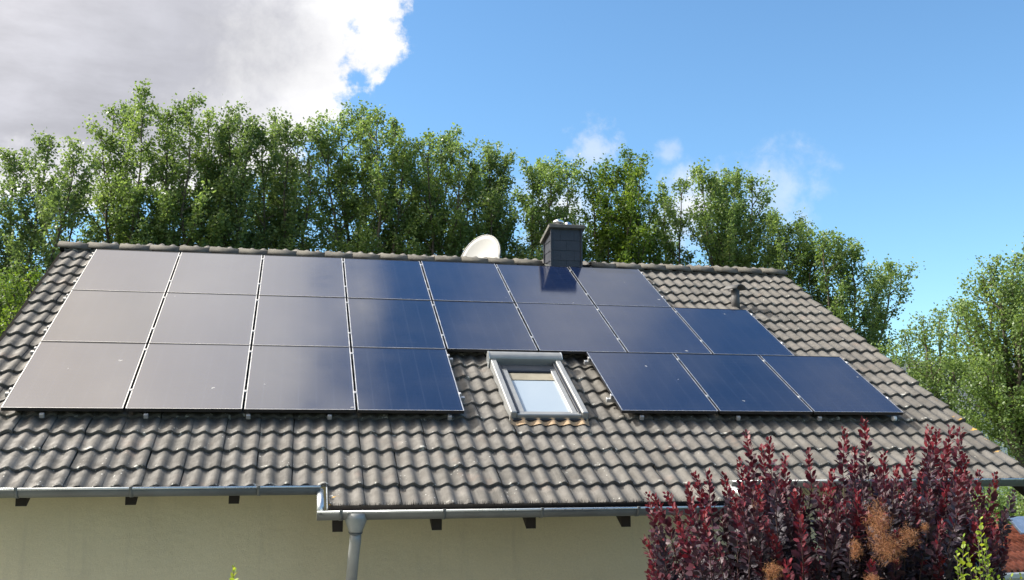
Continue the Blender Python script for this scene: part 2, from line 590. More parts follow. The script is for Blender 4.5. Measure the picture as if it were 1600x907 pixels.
# ------------------------------------------------------------------ ground
def ground():
    n = 60
    xs = np.concatenate([np.linspace(-600, -40, 8), np.linspace(-36, 46, 42), np.linspace(60, 700, 8)])
    ys = np.concatenate([np.linspace(-200, -24, 5), np.linspace(-22, 60, 42), np.linspace(80, 900, 8)])
    X, Y = np.meshgrid(xs, ys)
    Z = 0.06 * np.sin(X * 0.31) * np.cos(Y * 0.27) - 0.06
    V = np.stack([X, Y, Z], -1).reshape(-1, 3)
    nx = len(xs)
    F = [(j * nx + i, j * nx + i + 1, (j + 1) * nx + i + 1, (j + 1) * nx + i) for j in range(len(ys) - 1) for i in range(nx - 1)]
    m_, gg, b = newmat('lawn')
    pos = gg.node('ShaderNodeNewGeometry').outputs['Position']
    c = gg.mix(gg.ramp(gg.noise(pos, 0.6, 5, 0.6), 0.35, 0.65), (0.035, 0.062, 0.018), (0.065, 0.088, 0.028))
    c = gg.mix(gg.ramp(gg.noise(pos, 22, 5, 0.7), 0.4, 0.7, 0, 0.6), c, (0.03, 0.05, 0.015))
    gg.put(b.inputs['Base Color'], c)
    b.inputs['Roughness'].default_value = 0.9
    o = link('ground', np_mesh('ground', V, F, m_, smooth=True))
    tag(o, 'mown lawn around the house', None, None, 'structure')


ground()
# unseen paving along the garden front, added to bounce light onto the wall
ter = MB().box(-3, 10.4, -8.2, -3.98, -0.2, 0.06, 0.01).build('bounce_terrace', simple('bounce_paving', (0.27, 0.265, 0.245), 0.85, 0, 0.15, 3))
tag(ter, 'added unseen paving that bounces light onto the garden front', None, None, 'structure')

# ------------------------------------------------------------------ house
ROOF = Matrix(((1, 0, 0, 0), (0, CT, -ST, 0), (0, ST, CT, ZG), (0, 0, 0, 1)))   # x, up-slope, normal; origin top left panel corner
XL, XR = -0.53, 9.81
PERIOD = 0.1507
TW = 2 * PERIOD
CREST0 = 2.985
DECK = -0.165            # underside of the tiling, along the normal
RIDGE_S = 0.42


def rp(x, s, o):
    v = ROOF @ Vector((x, s, o))
    return v


house = empty('house', (4.6, 0.4, 0))
tag(house, 'cream rendered house with a dark grey tiled roof', 'house')

ridge_pt = rp(0, RIDGE_S, DECK)
YR, ZR = ridge_pt.y, ridge_pt.z
WF, WB = -4.0, 2 * YR + 4.0
eave_z = lambda y: ZR - (YR - y) * math.tan(TH)
# wall: one body with gables
prof = [(WF, 0.0), (WB, 0.0), (WB, eave_z(WF) - 0.06), (YR, ZR - 0.06), (WF, eave_z(WF) - 0.06)]
w = MB().prism(prof, 'x', XL + 0.28, XR - 0.28).build('wall', M['render'], house)
# roof deck, both slopes
d = MB()
for sgn in (1, -1):
    yE = YR - sgn * (YR - (rp(0, -5.45, DECK).y))
    zE = rp(0, -5.45, DECK).z
    d.prism([(YR, ZR), (yE, zE), (yE, zE - 0.03), (YR, ZR - 0.035)] if sgn == 1 else [(YR, ZR), (YR, ZR - 0.035), (yE, zE - 0.03), (yE, zE)], 'x', XL + 0.03 + (0 if sgn == 1 else 0.002), XR - 0.03)
yM = rp(0, -5.82, DECK)
y0 = rp(0, -5.448, DECK)
d.prism([(y0.y, y0.z), (yM.y, yM.z), (yM.y, yM.z - 0.028), (y0.y, y0.z - 0.028)], 'x', 2.87, 6.46)
roof = d.build('roof', M['deck'], house)

# ---- tiles
NSEG = 12
AMP = 0.032


def wave(u):
    """one wave per unit: a round roll, a steeper right flank and a gently rising pan"""
    f = np.mod(u, 1.0)
    th = np.where(f < 0.42, np.pi * f / 0.42, np.pi + np.pi * (f - 0.42) / 0.58)
    c = 0.5 + 0.5 * np.cos(th)
    return AMP * (0.75 * c ** 1.25 + 0.25 * c)


JOFF = 0.034                               # joint sits just right of a crest


def tile_arrays(length, lo=0.002, hi=TW - 0.002):
    """tile in local coordinates: x across, y=0 at the front edge, upwards positive"""
    us = np.linspace(lo, hi, NSEG + 1)
    h = wave((us + JOFF) / PERIOD)
    top_u = np.stack([us, np.full_like(us, length), h - 0.004], -1)
    top_m = np.stack([us, np.full_like(us, 0.012), h + 0.039], -1)
    top_l = np.stack([us, np.zeros_like(us), h + 0.034], -1)
    bot = np.stack([us, np.full_like(us, 0.004), h + 0.000], -1)
    V = [top_u, top_m, top_l, top_l.copy(), bot]
    n = NSEG + 1
    V = np.concatenate(V)
    F, sm = [], []
    for r0, r1 in ((0, 1), (1, 2), (3, 4)):
        for i in range(NSEG):
            F.append((r0 * n + i, r1 * n + i, r1 * n + i + 1, r0 * n + i + 1))
    # right-hand side wall
    k = len(V)
    e = NSEG
    V = np.concatenate([V, [V[e], V[2 * n + e], V[4 * n + e], V[e] + [0, 0, -0.024]]])
    F.append((k, k + 1, k + 2, k + 3))
    V = np.concatenate([V, [V[0], V[2 * n], V[4 * n], V[0] + [0, 0, -0.024]]])
    F.append((k + 4, k + 7, k + 6, k + 5))
    return V, np.array(F)


TV, TF = tile_arrays(0.40)
tile_me = np_mesh('tile', TV, TF, M['tile'], rnd=np.zeros(len(TF)), smooth=True)

# where the panels lie (x0, x1, s0, s1 in the panel plane)
CW, PH = 1.05, 1.05 * 1.4087
PANELS = []
for r_, cnt in ((0, 7), (1, 8), (2, 4)):
    for c_ in range(cnt):
        PANELS.append((c_ * CW, (c_ + 1) * CW, -r_ * PH, -(r_ + 1) * PH, r_, c_, cnt))
RB0 = 5.795
for c_ in range(3):
    PANELS.append((RB0 + c_ * 1.063, RB0 + (c_ + 1) * 1.063, -2 * PH + 0.002, -3 * PH + 0.03, 3, c_, 3))
SKY_X0, SKY_X1, SKY_S0, SKY_S1 = 4.66, 5.455, -2.97, -4.36

tiles = []
j0 = CREST0 - PERIOD + JOFF               # a joint position (crest index -1)
kmin = int(math.floor((XL - j0) / TW)) - 1
row_lips = [LIP0 + GAUGE * k for k in range(0, 20)]
for ri, lip in enumerate(row_lips):
    for k in range(kmin, 60):
        x0 = j0 + k * TW
        if x0 < XL - 0.12 or x0 + TW > XR + 0.05:
            continue
        if lip > RIDGE_S - 0.12:
            continue
        tiles.append((x0, lip, ri))
for k in range(0, 12):
    tiles.append((j0 + k * TW, LIP0 - 0.338, -1))


def under_window(x0, lip):
    """0 = free, 1 = gone, else (lo, hi): the part of the width that stays"""
    if not (lip + 0.30 > SKY_S1 + 0.02 and SKY_S1 - 0.05 < lip < SKY_S0 - 0.05):
        return 0
    if x0 + TW <= SKY_X0 or x0 >= SKY_X1:
        return 0
    if x0 < SKY_X0 - 0.03:
        return (0.0, SKY_X0 - x0 - 0.004)
    if x0 + TW > SKY_X1 + 0.03:
        return (SKY_X1 - x0 + 0.004, TW)
    return 1


def hidden(x0, lip):
    """tile wholly below a panel as seen from the garden"""
    for (a, b_, s0, s1, *_r) in PANELS:
        pass
    cnt = 0
    for (fx, fs) in ((0.1, 0.02), (0.9, 0.02), (0.1, 0.28), (0.9, 0.28), (0.5, 0.15)):
        p = rp(x0 + TW * fx, lip + fs, DECK + 0.05)
        c = Vector(CAM_POS)
        dirr = p - c
        nrm = ROOF.to_3x3() @ Vector((0, 0, 1))
        o0 = ROOF @ Vector((0, 0, 0))
        t = (o0 - c).dot(nrm) / dirr.dot(nrm)
        q = ROOF.inverted() @ (c + dirr * t)
        if any(a - 0.005 <= q.x <= b_ + 0.005 and s1 - 0.005 <= q.y <= s0 + 0.005 for (a, b_, s0, s1, *_r) in PANELS):
            cnt += 1
    return cnt == 5


items, cut_tiles = [], []
for (x0, lip, ri) in tiles:
    uw = under_window(x0, lip)
    if uw == 1:
        continue
    if uw:
        cut_tiles.append((x0, lip, uw))
        continue
    p = rp(x0, lip, DECK)
    dist = (p - Vector(CAM_POS)).length
    # out of the frame on the left?
    items.append((hidden(x0, lip), dist, x0, lip))
items.sort()
single = [it for it in items if not it[0]][:290]
single_set = {(it[2], it[3]) for it in single}
rest = [it for it in items if (it[2], it[3]) not in single_set]


def tile_jitter():
    return (random.gauss(0, 0.003), random.gauss(0, 0.0065), random.uniform(-0.003, 0.004), random.gauss(0, 0.009), random.gauss(0, 0.009))


for it in single:
    jx, js, jo, rz, ry = tile_jitter()
    mw = ROOF @ Matrix.Translation((it[2] + jx, it[3] + js, DECK + jo)) @ Matrix.Rotation(rz, 4, 'Z') @ Matrix.Rotation(ry, 4, 'Y')
    link('tile', tile_me, roof, mw)
for (x0, lip, (lo, hi)) in cut_tiles:
    Vc, Fc = tile_arrays(0.40, lo, hi)
    link('tile', np_mesh('cut_tile', Vc, Fc, M['tile'], np.zeros(len(Fc)), True), roof, ROOF @ Matrix.Translation((x0, lip, DECK)))
V, F, rn = [], [], []
for i, it in enumerate(rest):
    jx, js, jo, rz, ry = tile_jitter()
    T = np.array(Matrix.Translation((it[2] + jx, it[3] + js, DECK + jo)) @ Matrix.Rotation(rz, 4, 'Z') @ Matrix.Rotation(ry, 4, 'Y'))
    V.append(TV @ T[:3, :3].T + T[:3, 3])
    F.append(TF + i * len(TV))
    rn.append(np.full(len(TF), random.random()))
o = link('tiling', np_mesh('tiling', np.concatenate(V), np.concatenate(F), M['tile'], np.concatenate(rn), True), roof, ROOF)
tag(o, 'grey wavy concrete tiles further up and under the panels', None, None, 'stuff')
# far slope: one rippled sheet of the same tiles (never faces the garden)
xs = np.linspace(XL, XR, 280)
hh = wave((xs - CREST0) / PERIOD)
S = np.array([0.38, -5.6])
back = []
MIR = Matrix(((1, 0, 0, 0), (0, -CT, ST, 2 * YR), (0, ST, CT, ZG), (0, 0, 0, 1)))
Vb = np.concatenate([np.stack([xs, np.full_like(xs, s), hh + DECK + 0.01], -1) for s in S])
nb = len(xs)
o = link('rear_tiling', np_mesh('rear_tiling', Vb, [(i, i + 1, nb + i + 1, nb + i) for i in range(nb - 1)], M['tile'], np.zeros(nb - 1), True), roof, MIR)
tag(o, 'grey wavy tiles on the far slope', None, None, 'stuff')

# ---- ridge tiles
ridge_top = rp(0, RIDGE_S, DECK + 0.06)
RL_ = 0.385
nr = int(round((XR - XL) / RL_))
RL_ = (XR - XL) / nr
prof = [(-0.135, -0.040), (-0.118, -0.006), (-0.088, 0.022), (-0.048, 0.040), (0.0, 0.046), (0.048, 0.040), (0.088, 0.022), (0.118, -0.006), (0.135, -0.040)]
mbr = MB()
me_r = MB().strip([(p[0], p[1]) for p in prof], 0, RL_ + 0.03, 'x', True, 0, 0.018).mesh('ridge_tile', M['ridge'])
CH_X0, CH_X1 = 6.085, 6.53
for i in range(nr):
    x0 = XL + i * RL_
    if x0 + RL_ > CH_X0 + 0.10 and x0 < CH_X1 - 0.05:
        continue
    mw = Matrix.Translation((x0, YR, ridge_top.z - 0.012 + random.uniform(-0.003, 0.003))) @ Matrix.Rotation(R(3.0) + random.gauss(0, 0.006), 4, 'Y') @ Matrix.Rotation(random.gauss(0, 0.01), 4, 'Z')
    link('ridge_tile', me_r, roof, mw)
# ridge ventilation strip: dark undercloak below the ridge tiles
MB().box(XL + 0.02, CH_X0, YR - 0.10, YR + 0.10, ridge_top.z - 0.09, ridge_top.z - 0.02).box(CH_X1, XR - 0.02, YR - 0.10, YR + 0.10, ridge_top.z - 0.09, ridge_top.z - 0.02).build('ridge_batten', M['deck'], house)

# ---- barge boards on the gables
for x in (XL + 0.06, XR - 0.06):
    a, b_ = rp(x, RIDGE_S, DECK - 0.05), rp(x, -5.45, DECK - 0.05)
    MB().prism([(a.y, a.z), (b_.y, b_.z), (b_.y, b_.z - 0.16), (a.y, a.z - 0.18)], 'x', x - 0.012, x + 0.012).build('barge_board', M['timber'], house)
    MB().prism([(a.y, a.z), (2 * a.y - b_.y, b_.z), (2 * a.y - b_.y, b_.z - 0.16), (a.y, a.z - 0.18)], 'x', x - 0.0125, x + 0.0115).build('barge_board', M['timber'], house)


# ---- rafter ends
def rafter(x, s_front):
    a, b_ = rp(x, s_front, DECK - 0.036), rp(x, -4.75, DECK - 0.036)
    h = 0.20 if s_front < -5.6 else 0.165
    MB().prism([(a.y, a.z), (b_.y, b_.z), (b_.y, b_.z - h * 1.1), (a.y, a.z - h)], 'x', x - 0.043, x + 0.043).build('rafter_end', M['timber'], house)


for x in (0.415, 1.26, 2.09):
    rafter(x, -5.42)
for x in (2.95, 3.78, 4.60, 5.46, 6.30):
    rafter(x, -5.80)
for x in (7.15, 7.99, 8.83):
    rafter(x, -5.42)


# ---- gutters
def gutter(name, x0, x1, yc, zc, brackets, label):
    r0 = 0.066
    prof = [(yc + r0 * math.cos(a), zc + r0 * math.sin(a)) for a in np.linspace(math.pi, 2 * math.pi, 15)]
    prof[-1] = (prof[-1][0], prof[-1][1] + 0.012)
    mb = MB().strip(prof, x0, x1, 'x', True, 0, 0.003)
    for x in (x0, x1):
        cap = [(p[0], p[1]) for p in prof]
        mb.prism(cap, 'x', x - 0.002, x + 0.002)
    gobj = mb.build('gutter', M['zinc'], house)
    tag(gobj, label)
    yb, zb = yc - r0 - 0.004, zc + 0.005
    MB().tube([(x0 - 0.003, yb, zb), (x1 + 0.003, yb, zb)], 0.0095, 10).build('gutter_bead', M['zinc_bright'], gobj)
    for x in brackets:
        mb = MB()
        rr = r0 + 0.005
        pr = [(yc + rr * math.cos(a), zc + rr * math.sin(a)) for a in np.linspace(math.pi * 0.98, 1.75 * math.pi, 11)]
        mb.strip(pr, x - 0.013, x + 0.013, 'x', True, 0, 0.004)
        mb.box(x - 0.0125, x + 0.0125, yc - rr - 0.012, yc - rr + 0.012, zc - 0.004, zc + 0.018, 0.002)
        mb.build('gutter_bracket', M['zinc'], gobj)
    return gobj


EZ = ZG - 2.842
gutter('gutter', -0.66, 2.80, -4.865, EZ - 0.005, (-0.38, 0.44, 1.30, 2.30), 'upper zinc gutter along the left eave')
gutter('gutter', 2.775, 6.56, -5.185, ZG - 3.036, (2.96, 3.80, 4.63, 5.48, 6.3), 'lower zinc gutter along the middle eave')
gutter('gutter', 6.49, 9.95, -4.865, ZG - 2.832, (6.75, 7.55, 8.4, 9.25), 'upper zinc gutter along the right eave')
# little drop pipes that join upper and lower gutters
MB().tube([(2.80, -4.87, EZ - 0.04), (2.80, -4.95, EZ - 0.075), (2.80, -5.11, EZ - 0.11), (2.80, -5.17, ZG - 3.05)], 0.030, 12).build('overflow_pipe', M['zinc_bright'], house)
MB().tube([(6.50, -4.87, EZ - 0.035), (6.52, -4.95, EZ - 0.07), (6.54, -5.11, EZ - 0.12), (6.55, -5.17, ZG - 3.05)], 0.030, 12).build('overflow_pipe', M['zinc_bright'], house)
# zinc side strip at the step of the eave
for x in (2.855, 6.475):
    a, b_ = rp(x, -5.93, DECK + 0.04), rp(x, -5.55, DECK + 0.04)
    MB().prism([(a.y, a.z), (b_.y, b_.z), (b_.y, b_.z - 0.09), (a.y, a.z - 0.09)], 'x', x - 0.004, x + 0.004).build('side_flashing', M['zinc_bright'], house)
# brush-like leaf guard below the lowest tile row
mb = MB()
mb.tube([(2.86, -5.17, ZG - 3.015), (6.5, -5.17, ZG - 3.015)], 0.03, 8)
gb = mb.build('gutter_brush', M['deck'], house)
V, F = [], []
for i in range(2600):
    x = random.uniform(2.86, 6.5)
    a = random.uniform(0.1, math.pi - 0.1)
    L = random.uniform(0.045, 0.07)
    p0 = np.array([x, -5.17, ZG - 3.01])
    p1 = p0 + np.array([random.gauss(0, 0.008), -math.cos(a) * L, math.sin(a) * L])
    k = len(V) * 3
    V.append([p0 - [0.0015, 0, 0], p0 + [0.0015, 0, 0], p1])
    F.append((k, k + 1, k + 2))
o = link('bristles', np_mesh('bristles', np.concatenate(V), F, M['deck']), gb)
tag(o, 'black bristles', None, None, 'stuff')
# downpipe with its funnel
dp = MB()
xc = 3.085
dp.tube([(xc, -5.185, ZG - 3.19), (xc, -5.17, ZG - 3.27), (xc - 0.01, -5.10, ZG - 3.42), (xc - 0.012, -4.95, ZG - 3.62), (xc - 0.015, -4.72, ZG - 3.86), (xc - 0.015, -4.52, ZG - 4.02), (xc - 0.015, -4.45, ZG - 4.15), (xc - 0.015, -4.44, 0.05)], 0.047, 18)
M['zinc_pipe'] = simple('newer_zinc', (0.27, 0.285, 0.285), 0.45, 0.3, 0.14, 4.0, 0.06, 25)
dpo = dp.build('downpipe', M['zinc_pipe'], house)
fn = MB()
fn.tube([(xc, -5.185, ZG - 3.045), (xc, -5.185, ZG - 3.10), (xc, -5.185, ZG - 3.14), (xc, -5.185, ZG - 3.185), (xc, -5.185, ZG - 3.20)], [0.094, 0.090, 0.075, 0.057, 0.054], 20)
fn.build('funnel', M['zinc_pipe'], dpo)
MB().tube([(xc, -5.185, ZG - 3.192), (xc, -5.182, ZG - 3.202)], 0.0575, 18).build('pipe_collar', M['zinc'], dpo)

# ---- chimney
CHY0, CHY1 = 0.10, 0.52
chim_top = ZG + 0.56
core = MB().box(CH_X0 + 0.012, CH_X1 - 0.012, CHY0 + 0.012, CHY1 - 0.012, ZG - 0.6, chim_top)
chim = core.build('chimney', M['slate'], house)
tag(chim, 'slate clad chimney at the ridge')
rows_c = 5
rh = 0.145
rng_c = random.Random(3)
for face in ('front', 'back', 'left', 'right'):
    length = (CH_X1 - CH_X0) if face in ('front', 'back') else (CHY1 - CHY0)
    for r_ in range(6):
        z1 = chim_top - r_ * rh
        z0 = z1 - rh - 0.02
        cuts = [0.0, length] if False else [0.0] + [length * v for v in ((0.5,) if r_ % 2 else (0.30, 0.76))] + [length]
        for a, b_ in zip(cuts[:-1], cuts[1:]):
            me = MB()
            t0 = 0.0
            # wedge slate: thicker at its lower edge
            pr = [(0.0, z1), (-0.004, z1), (-0.011 - rng_c.uniform(0, 0.002), z0), (0.0, z0)]
            g0, g1 = a + 0.001, b_ - 0.001
            if face == 'front':
                me.prism([(CHY0 + 0.0118 + p[0], p[1]) for p in pr], 'x', CH_X0 + g0, CH_X0 + g1)
            elif face == 'back':
                me.prism([(CHY1 - 0.0118 - p[0], p[1]) for p in pr], 'x', CH_X0 + g0, CH_X0 + g1)
            elif face == 'left':
                me.prism([(CH_X0 + 0.0118 + p[0], p[1]) for p in pr], 'y', CHY0 + g0, CHY0 + g1)
            else:
                me.prism([(CH_X1 - 0.0118 - p[0], p[1]) for p in pr], 'y', CHY0 + g0, CHY0 + g1)
            me.build('slate', M['slate'], chim)
# corner trims
for (x, y) in ((CH_X0, CHY0), (CH_X1, CHY0), (CH_X0, CHY1), (CH_X1, CHY1)):
    MB().box(x - 0.013, x + 0.013, y - 0.013, y + 0.013, ZG - 0.3, chim_top - 0.003, 0.002).build('corner_trim', M['slate'], chim)
# tilted cover slab
capm = Matrix.Translation(((CH_X0 + CH_X1) / 2, CHY0 - 0.05, chim_top + 0.035)) @ Matrix.Rotation(R(-15), 4, 'X')
MB().box(-0.27, 0.27, 0.0, 0.56, -0.028, 0.028, 0.006).build('cover_slab', M['cap'], chim, capm)
MB().box(CH_X0 + 0.02, CH_X1 - 0.02, CHY0 + 0.02, CHY1 - 0.2, chim_top - 0.1, chim_top - 0.01).build('slab_mortar', M['cap'], chim)
fl = MB()
fl.tube([(6.24, 0.30, chim_top - 0.05), (6.24, 0.30, chim_top + 0.125)], 0.07, 16)
fl.tube([(6.24, 0.30, chim_top + 0.125), (6.24, 0.30, chim_top + 0.155), (6.24, 0.30, chim_top + 0.185)], [0.085, 0.075, 0.02], 16)
fl.build('flue_cap', M['steel'], chim)
fl = MB()
fl.tube([(6.38, 0.30, chim_top - 0.05), (6.38, 0.30, chim_top + 0.12), (6.38, 0.30, chim_top + 0.15)], [0.06, 0.06, 0.02], 16)
fl.build('flue_cap', M['steel'], chim)
# lead apron at the foot of the chimney
apr = MB().box(CH_X0 - 0.05, CH_X1 + 0.05, 0.02, 0.30, -0.092, -0.082).build('apron', M['zinc'], chim, ROOF)

# ---- vent pipe
vx, vs0 = 8.43, -1.08
base = rp(vx, vs0, DECK + 0.03)
vent = MB().tube([(base.x, base.y, base.z - 0.05), (base.x, base.y, base.z + 0.24)], 0.058, 18).build('vent_pipe', M['vent'], house)
tag(vent, 'short grey vent pipe with hood above the panels')
hood = []
mb = MB()
top = base.z + 0.24
prof = []
for a in np.linspace(-1.25, 1.25, 11):
    prof.append((math.sin(a) * 0.115, math.cos(a) * 0.09 - 0.03))
hm = Matrix.Translation((base.x, base.y, top + 0.005)) @ Matrix.Rotation(R(28), 4, 'Z')
MB().strip(prof, -0.11, 0.11, 'y', True, 0, 0.008).build('hood', M['vent'], vent, hm)
MB().tube([(base.x, base.y, top - 0.02), (base.x, base.y, top + 0.045)], 0.03, 8).build('hood_post', M['vent'], vent)

# ---- roof window
wx0, wx1, ws0, ws1 = SKY_X0, SKY_X1, -3.05, -4.42
WO = -0.015                                # top of the frame along the normal
rw = MB().box(wx0 + 0.05, wx1 - 0.05, ws1 + 0.05, ws0, DECK - 0.02, WO - 0.105).build('roof_window', M['inner_white'], house, ROOF)
tag(rw, 'roof window with a grey roller shutter box and pale blue pane')
# outer side rails, stepped section
for (xa, xb, sg) in ((wx0, wx0 + 0.062, 1), (wx1 - 0.062, wx1, -1)):
    mb = MB().box(xa, xb, ws1, ws0 + 0.02, DECK + 0.02, WO, 0.008)
    mb.build('side_rail', M['win_alu'], rw, ROOF)
    i0 = xb + 0.002 if sg == 1 else xa - 0.032
    MB().box(i0, i0 + 0.03, ws1 + 0.03, ws0 - 0.15, DECK + 0.02, WO - 0.022, 0.004).build('guide_rail', M['win_dark'], rw, ROOF)
    i1 = i0 + 0.032 if sg == 1 else i0 - 0.062
    MB().box(i1, i1 + 0.06, ws1 + 0.062, ws0 - 0.3, DECK + 0.02, WO - 0.035, 0.006).build('sash_stile', M['win_alu'], rw, ROOF)
MB().box(wx0 + 0.064, wx1 - 0.064, ws1 + 0.002, ws1 + 0.06, DECK + 0.02, WO - 0.03, 0.008).build('bottom_rail', M['win_alu'], rw, ROOF)
MB().box(wx0 + 0.127, wx1 - 0.127, ws1 + 0.064, ws1 + 0.10, DECK + 0.02, WO - 0.045, 0.006).build('sash_bottom_rail', M['win_alu'], rw, ROOF)
MB().box(wx0 + 0.02, wx1 - 0.02, ws1 - 0.028, ws1 - 0.002, DECK + 0.02, WO - 0.07, 0.004).build('drip_bar', M['win_dark'], rw, ROOF)
MB().box(wx0 + 0.066, wx1 - 0.066, ws0 - 0.30, ws0 - 0.17, DECK + 0.02, WO - 0.045, 0.012).build('shutter_slat', M['win_dark'], rw, ROOF)
MB().box(wx0 + 0.096, wx1 - 0.096, ws0 - 0.345, ws0 - 0.303, DECK + 0.02, WO - 0.035, 0.012).build('shutter_bar', M['win_dark'], rw, ROOF)
MB().box(wx0 + 0.13, wx1 - 0.13, ws1 + 0.103, ws0 - 0.52, WO - 0.075, WO - 0.067).build('pane', M['pane'], rw, ROOF)
MB().box(wx0 + 0.13, wx1 - 0.13, ws0 - 0.515, ws0 - 0.35, WO - 0.075, WO - 0.060).build('blind', M['blind'], rw, ROOF)
# shutter box with a rounded top
pr = [(0.0, -0.13), (0.0, -0.02)] + [(0.075 - 0.075 * math.cos(a), 0.0 + 0.05 * math.sin(a)) for a in np.linspace(0.2, math.pi - 0.2, 9)] + [(0.15, -0.02), (0.15, -0.13)]
MB().prism([(ws0 + 0.02 - p[0], WO + p[1]) for p in pr], 'x', wx0 - 0.012, wx1 + 0.012).build('shutter_box', M['win_alu'], rw, ROOF)
for xe in (wx0 - 0.018, wx1 + 0.012):
    MB().prism([(ws0 + 0.024 - p[0] * 1.05, WO + p[1] * 1.05 + 0.003) for p in pr], 'x', xe, xe + 0.006).build('box_end_cap', M['zinc_bright'], rw, ROOF)
# flexible flashing dressed over the tile waves
xs = np.linspace(wx0 - 0.005, wx1 + 0.005, 60)
hh = wave((xs - CREST0) / PERIOD)
rowsV = []
for s, o_, wv in ((ws1 + 0.03, DECK + 0.085, 0.35), (ws1 - 0.015, DECK + 0.058, 0.8), (ws1 - 0.055, DECK + 0.043, 1.0), (ws1 - 0.085, DECK + 0.037, 1.0)):
    sc_ = s - 0.010 * np.cos((xs - CREST0) / PERIOD * 2 * np.pi) * (1 if wv == 1.0 and s < ws1 - 0.08 else 0)
    rowsV.append(np.stack([xs, sc_, o_ + hh * wv], -1))
nn = len(xs)
Fq = [(r_ * nn + i, (r_ + 1) * nn + i, (r_ + 1) * nn + i + 1, r_ * nn + i + 1) for r_ in range(3) for i in range(nn - 1)]
link('flashing', np_mesh('flashing', np.concatenate(rowsV), Fq, M['lead'], smooth=True), rw, ROOF)

# ------------------------------------------------------------------ solar array
PT = 0.035


def panel_meshes(w_, h_):
    gp = 0.011
    x0, x1, y0, y1 = gp, w_ - gp, gp * 0.6, h_ - gp * 0.6
    lp = 0.0095
    mb = MB()
    for (a, b_, c_, d_) in ((x0, x1, y0, y0 + 0.006), (x0, x1, y1 - lp, y1), (x0, x0 + lp, y0 + 0.006, y1 - lp), (x1 - lp, x1, y0 + 0.006, y1 - lp)):
        mb.box(a, b_, c_, d_, -PT, 0.0)
    mb.bm.faces.ensure_lookup_table()
    for f in mb.bm.faces:
        f.normal_update()
        cc = f.calc_center_median()
        if f.normal.z > 0.9 and (y0 + lp < cc.y < y1 - lp or cc.y < y0 + lp):
            f.material_index = 1
    fr = mb.mesh('frame', [M['black_frame'], M['lip']])
    gl = MB().box(x0 + lp, x1 - lp, y0 + 0.006, y1 - lp, -0.010, -0.0025).mesh('glass', M['glass_panel'])
    return fr, gl


frL, glL = panel_meshes(CW, PH)
frR, glR = panel_meshes(1.063, PH - 0.028)
ordn = ['first', 'second', 'third', 'fourth', 'fifth', 'sixth', 'seventh', 'eighth']
rown = {0: 'top row of the array', 1: 'middle row of the array', 2: 'bottom row left of the roof window', 3: 'bottom row right of the roof window'}
extra = {(0, 5): 'black solar panel in the top row, sixth from the left, below the chimney',
         (1, 7): 'rightmost black solar panel in the middle row, just below the vent pipe',
         (2, 3): 'black solar panel directly left of the roof window',
         (3, 0): 'black solar panel directly right of the roof window',
         (2, 0): 'black solar panel at the bottom left corner of the array, cut by the photo edge',
         (0, 0): 'black solar panel at the top left corner of the array, under the ridge'}
for (x0, x1, s0, s1, r_, c_, cnt) in PANELS:
    mw = ROOF @ Matrix.Translation((x0, s1, 0)) @ Matrix.Rotation(random.gauss(0, 0.0012), 4, 'X') @ Matrix.Rotation(random.gauss(0, 0.0012), 4, 'Y')
    e = empty('solar_panel', None, mw)
    tag(e, extra.get((r_, c_), 'black solar panel in the %s, %s from the left' % (rown[r_], ordn[c_])), 'solar panel', 'black solar panels on the roof')
    link('frame', frR if r_ == 3 else frL, e, mw)
    link('glass', glR if r_ == 3 else glL, e, mw)

# rails with clamps and hooks
clamp_me = MB().box(-0.0105, 0.0105, -0.022, 0.022, -PT - 0.002, 0.0035, 0.0015).box(-0.015, 0.015, -0.02, 0.02, 0.0016, 0.0046, 0.001).mesh('clamp', M['alu'])
endclamp_me = MB().box(-0.012, 0.010, -0.022, 0.022, -PT - 0.002, 0.004, 0.002).mesh('end_clamp', M['alu'])
hook_me = MB().box(-0.02, 0.02, -0.012, 0.022, -0.022, 0.022, 0.004).mesh('roof_hook', M['alu'])
rail_rows = [(0, 0.0, 7 * CW, 7, CW, 0), (1, 0.0, 8 * CW, 8, CW, -PH), (2, 0.0, 4 * CW, 4, CW, -2 * PH), (3, RB0, RB0 + 3 * 1.063, 3, 1.063, -2 * PH)]
rail_names = {0: 'the top panel row', 1: 'the middle panel row', 2: 'the bottom left panel row', 3: 'the bottom right panel row'}
for (rw_, xa, xb, cnt, cw_, s_top) in rail_rows:
    for q, so in enumerate((0.17, 1.10)):
        s = s_top - so
        mw = ROOF @ Matrix.Translation((xa, s, 0))
        L = xb - xa
        e = empty('mounting_rail', None, mw)
        tag(e, '%s aluminium mounting rail under %s' % (('upper', 'lower')[q], rail_names[rw_]), 'rail', 'aluminium mounting rails under the panels')
        MB().box(-0.05, L + 0.05, -0.02, 0.02, -PT - 0.045, -PT - 0.003, 0.003).build('rail', M['alu'], e, mw)
        for k in range(cnt + 1):
            me_ = clamp_me if 0 < k < cnt else endclamp_me
            link('clamp', me_, e, mw @ Matrix.Translation((k * cw_, 0, 0)))
# hooks that show below the lowest panels
low_l = [o_ for o_ in COL.objects if o_.name.startswith('mounting_rail')]
def rail_with(txt):
    return [o_ for o_ in low_l if o_['label'].startswith(txt)][0]
rl, rr_ = rail_with('lower aluminium mounting rail under the bottom left'), rail_with('lower aluminium mounting rail under the bottom right')
for x in (0.353, 1.24, 2.149, 2.898, 4.05):
    link('roof_hook', hook_me, rl, ROOF @ Matrix.Translation((x, -4.455, -0.068)))
for x in (6.02, 7.07, 7.99):
    link('roof_hook', hook_me, rr_, ROOF @ Matrix.Translation((x, -4.43, -0.068)))
MB().tube([(8.86, -4.40, -0.075), (8.90, -4.40, -0.075)], 0.026, 14).build('conduit_end', M['white_paint'], rr_, ROOF)

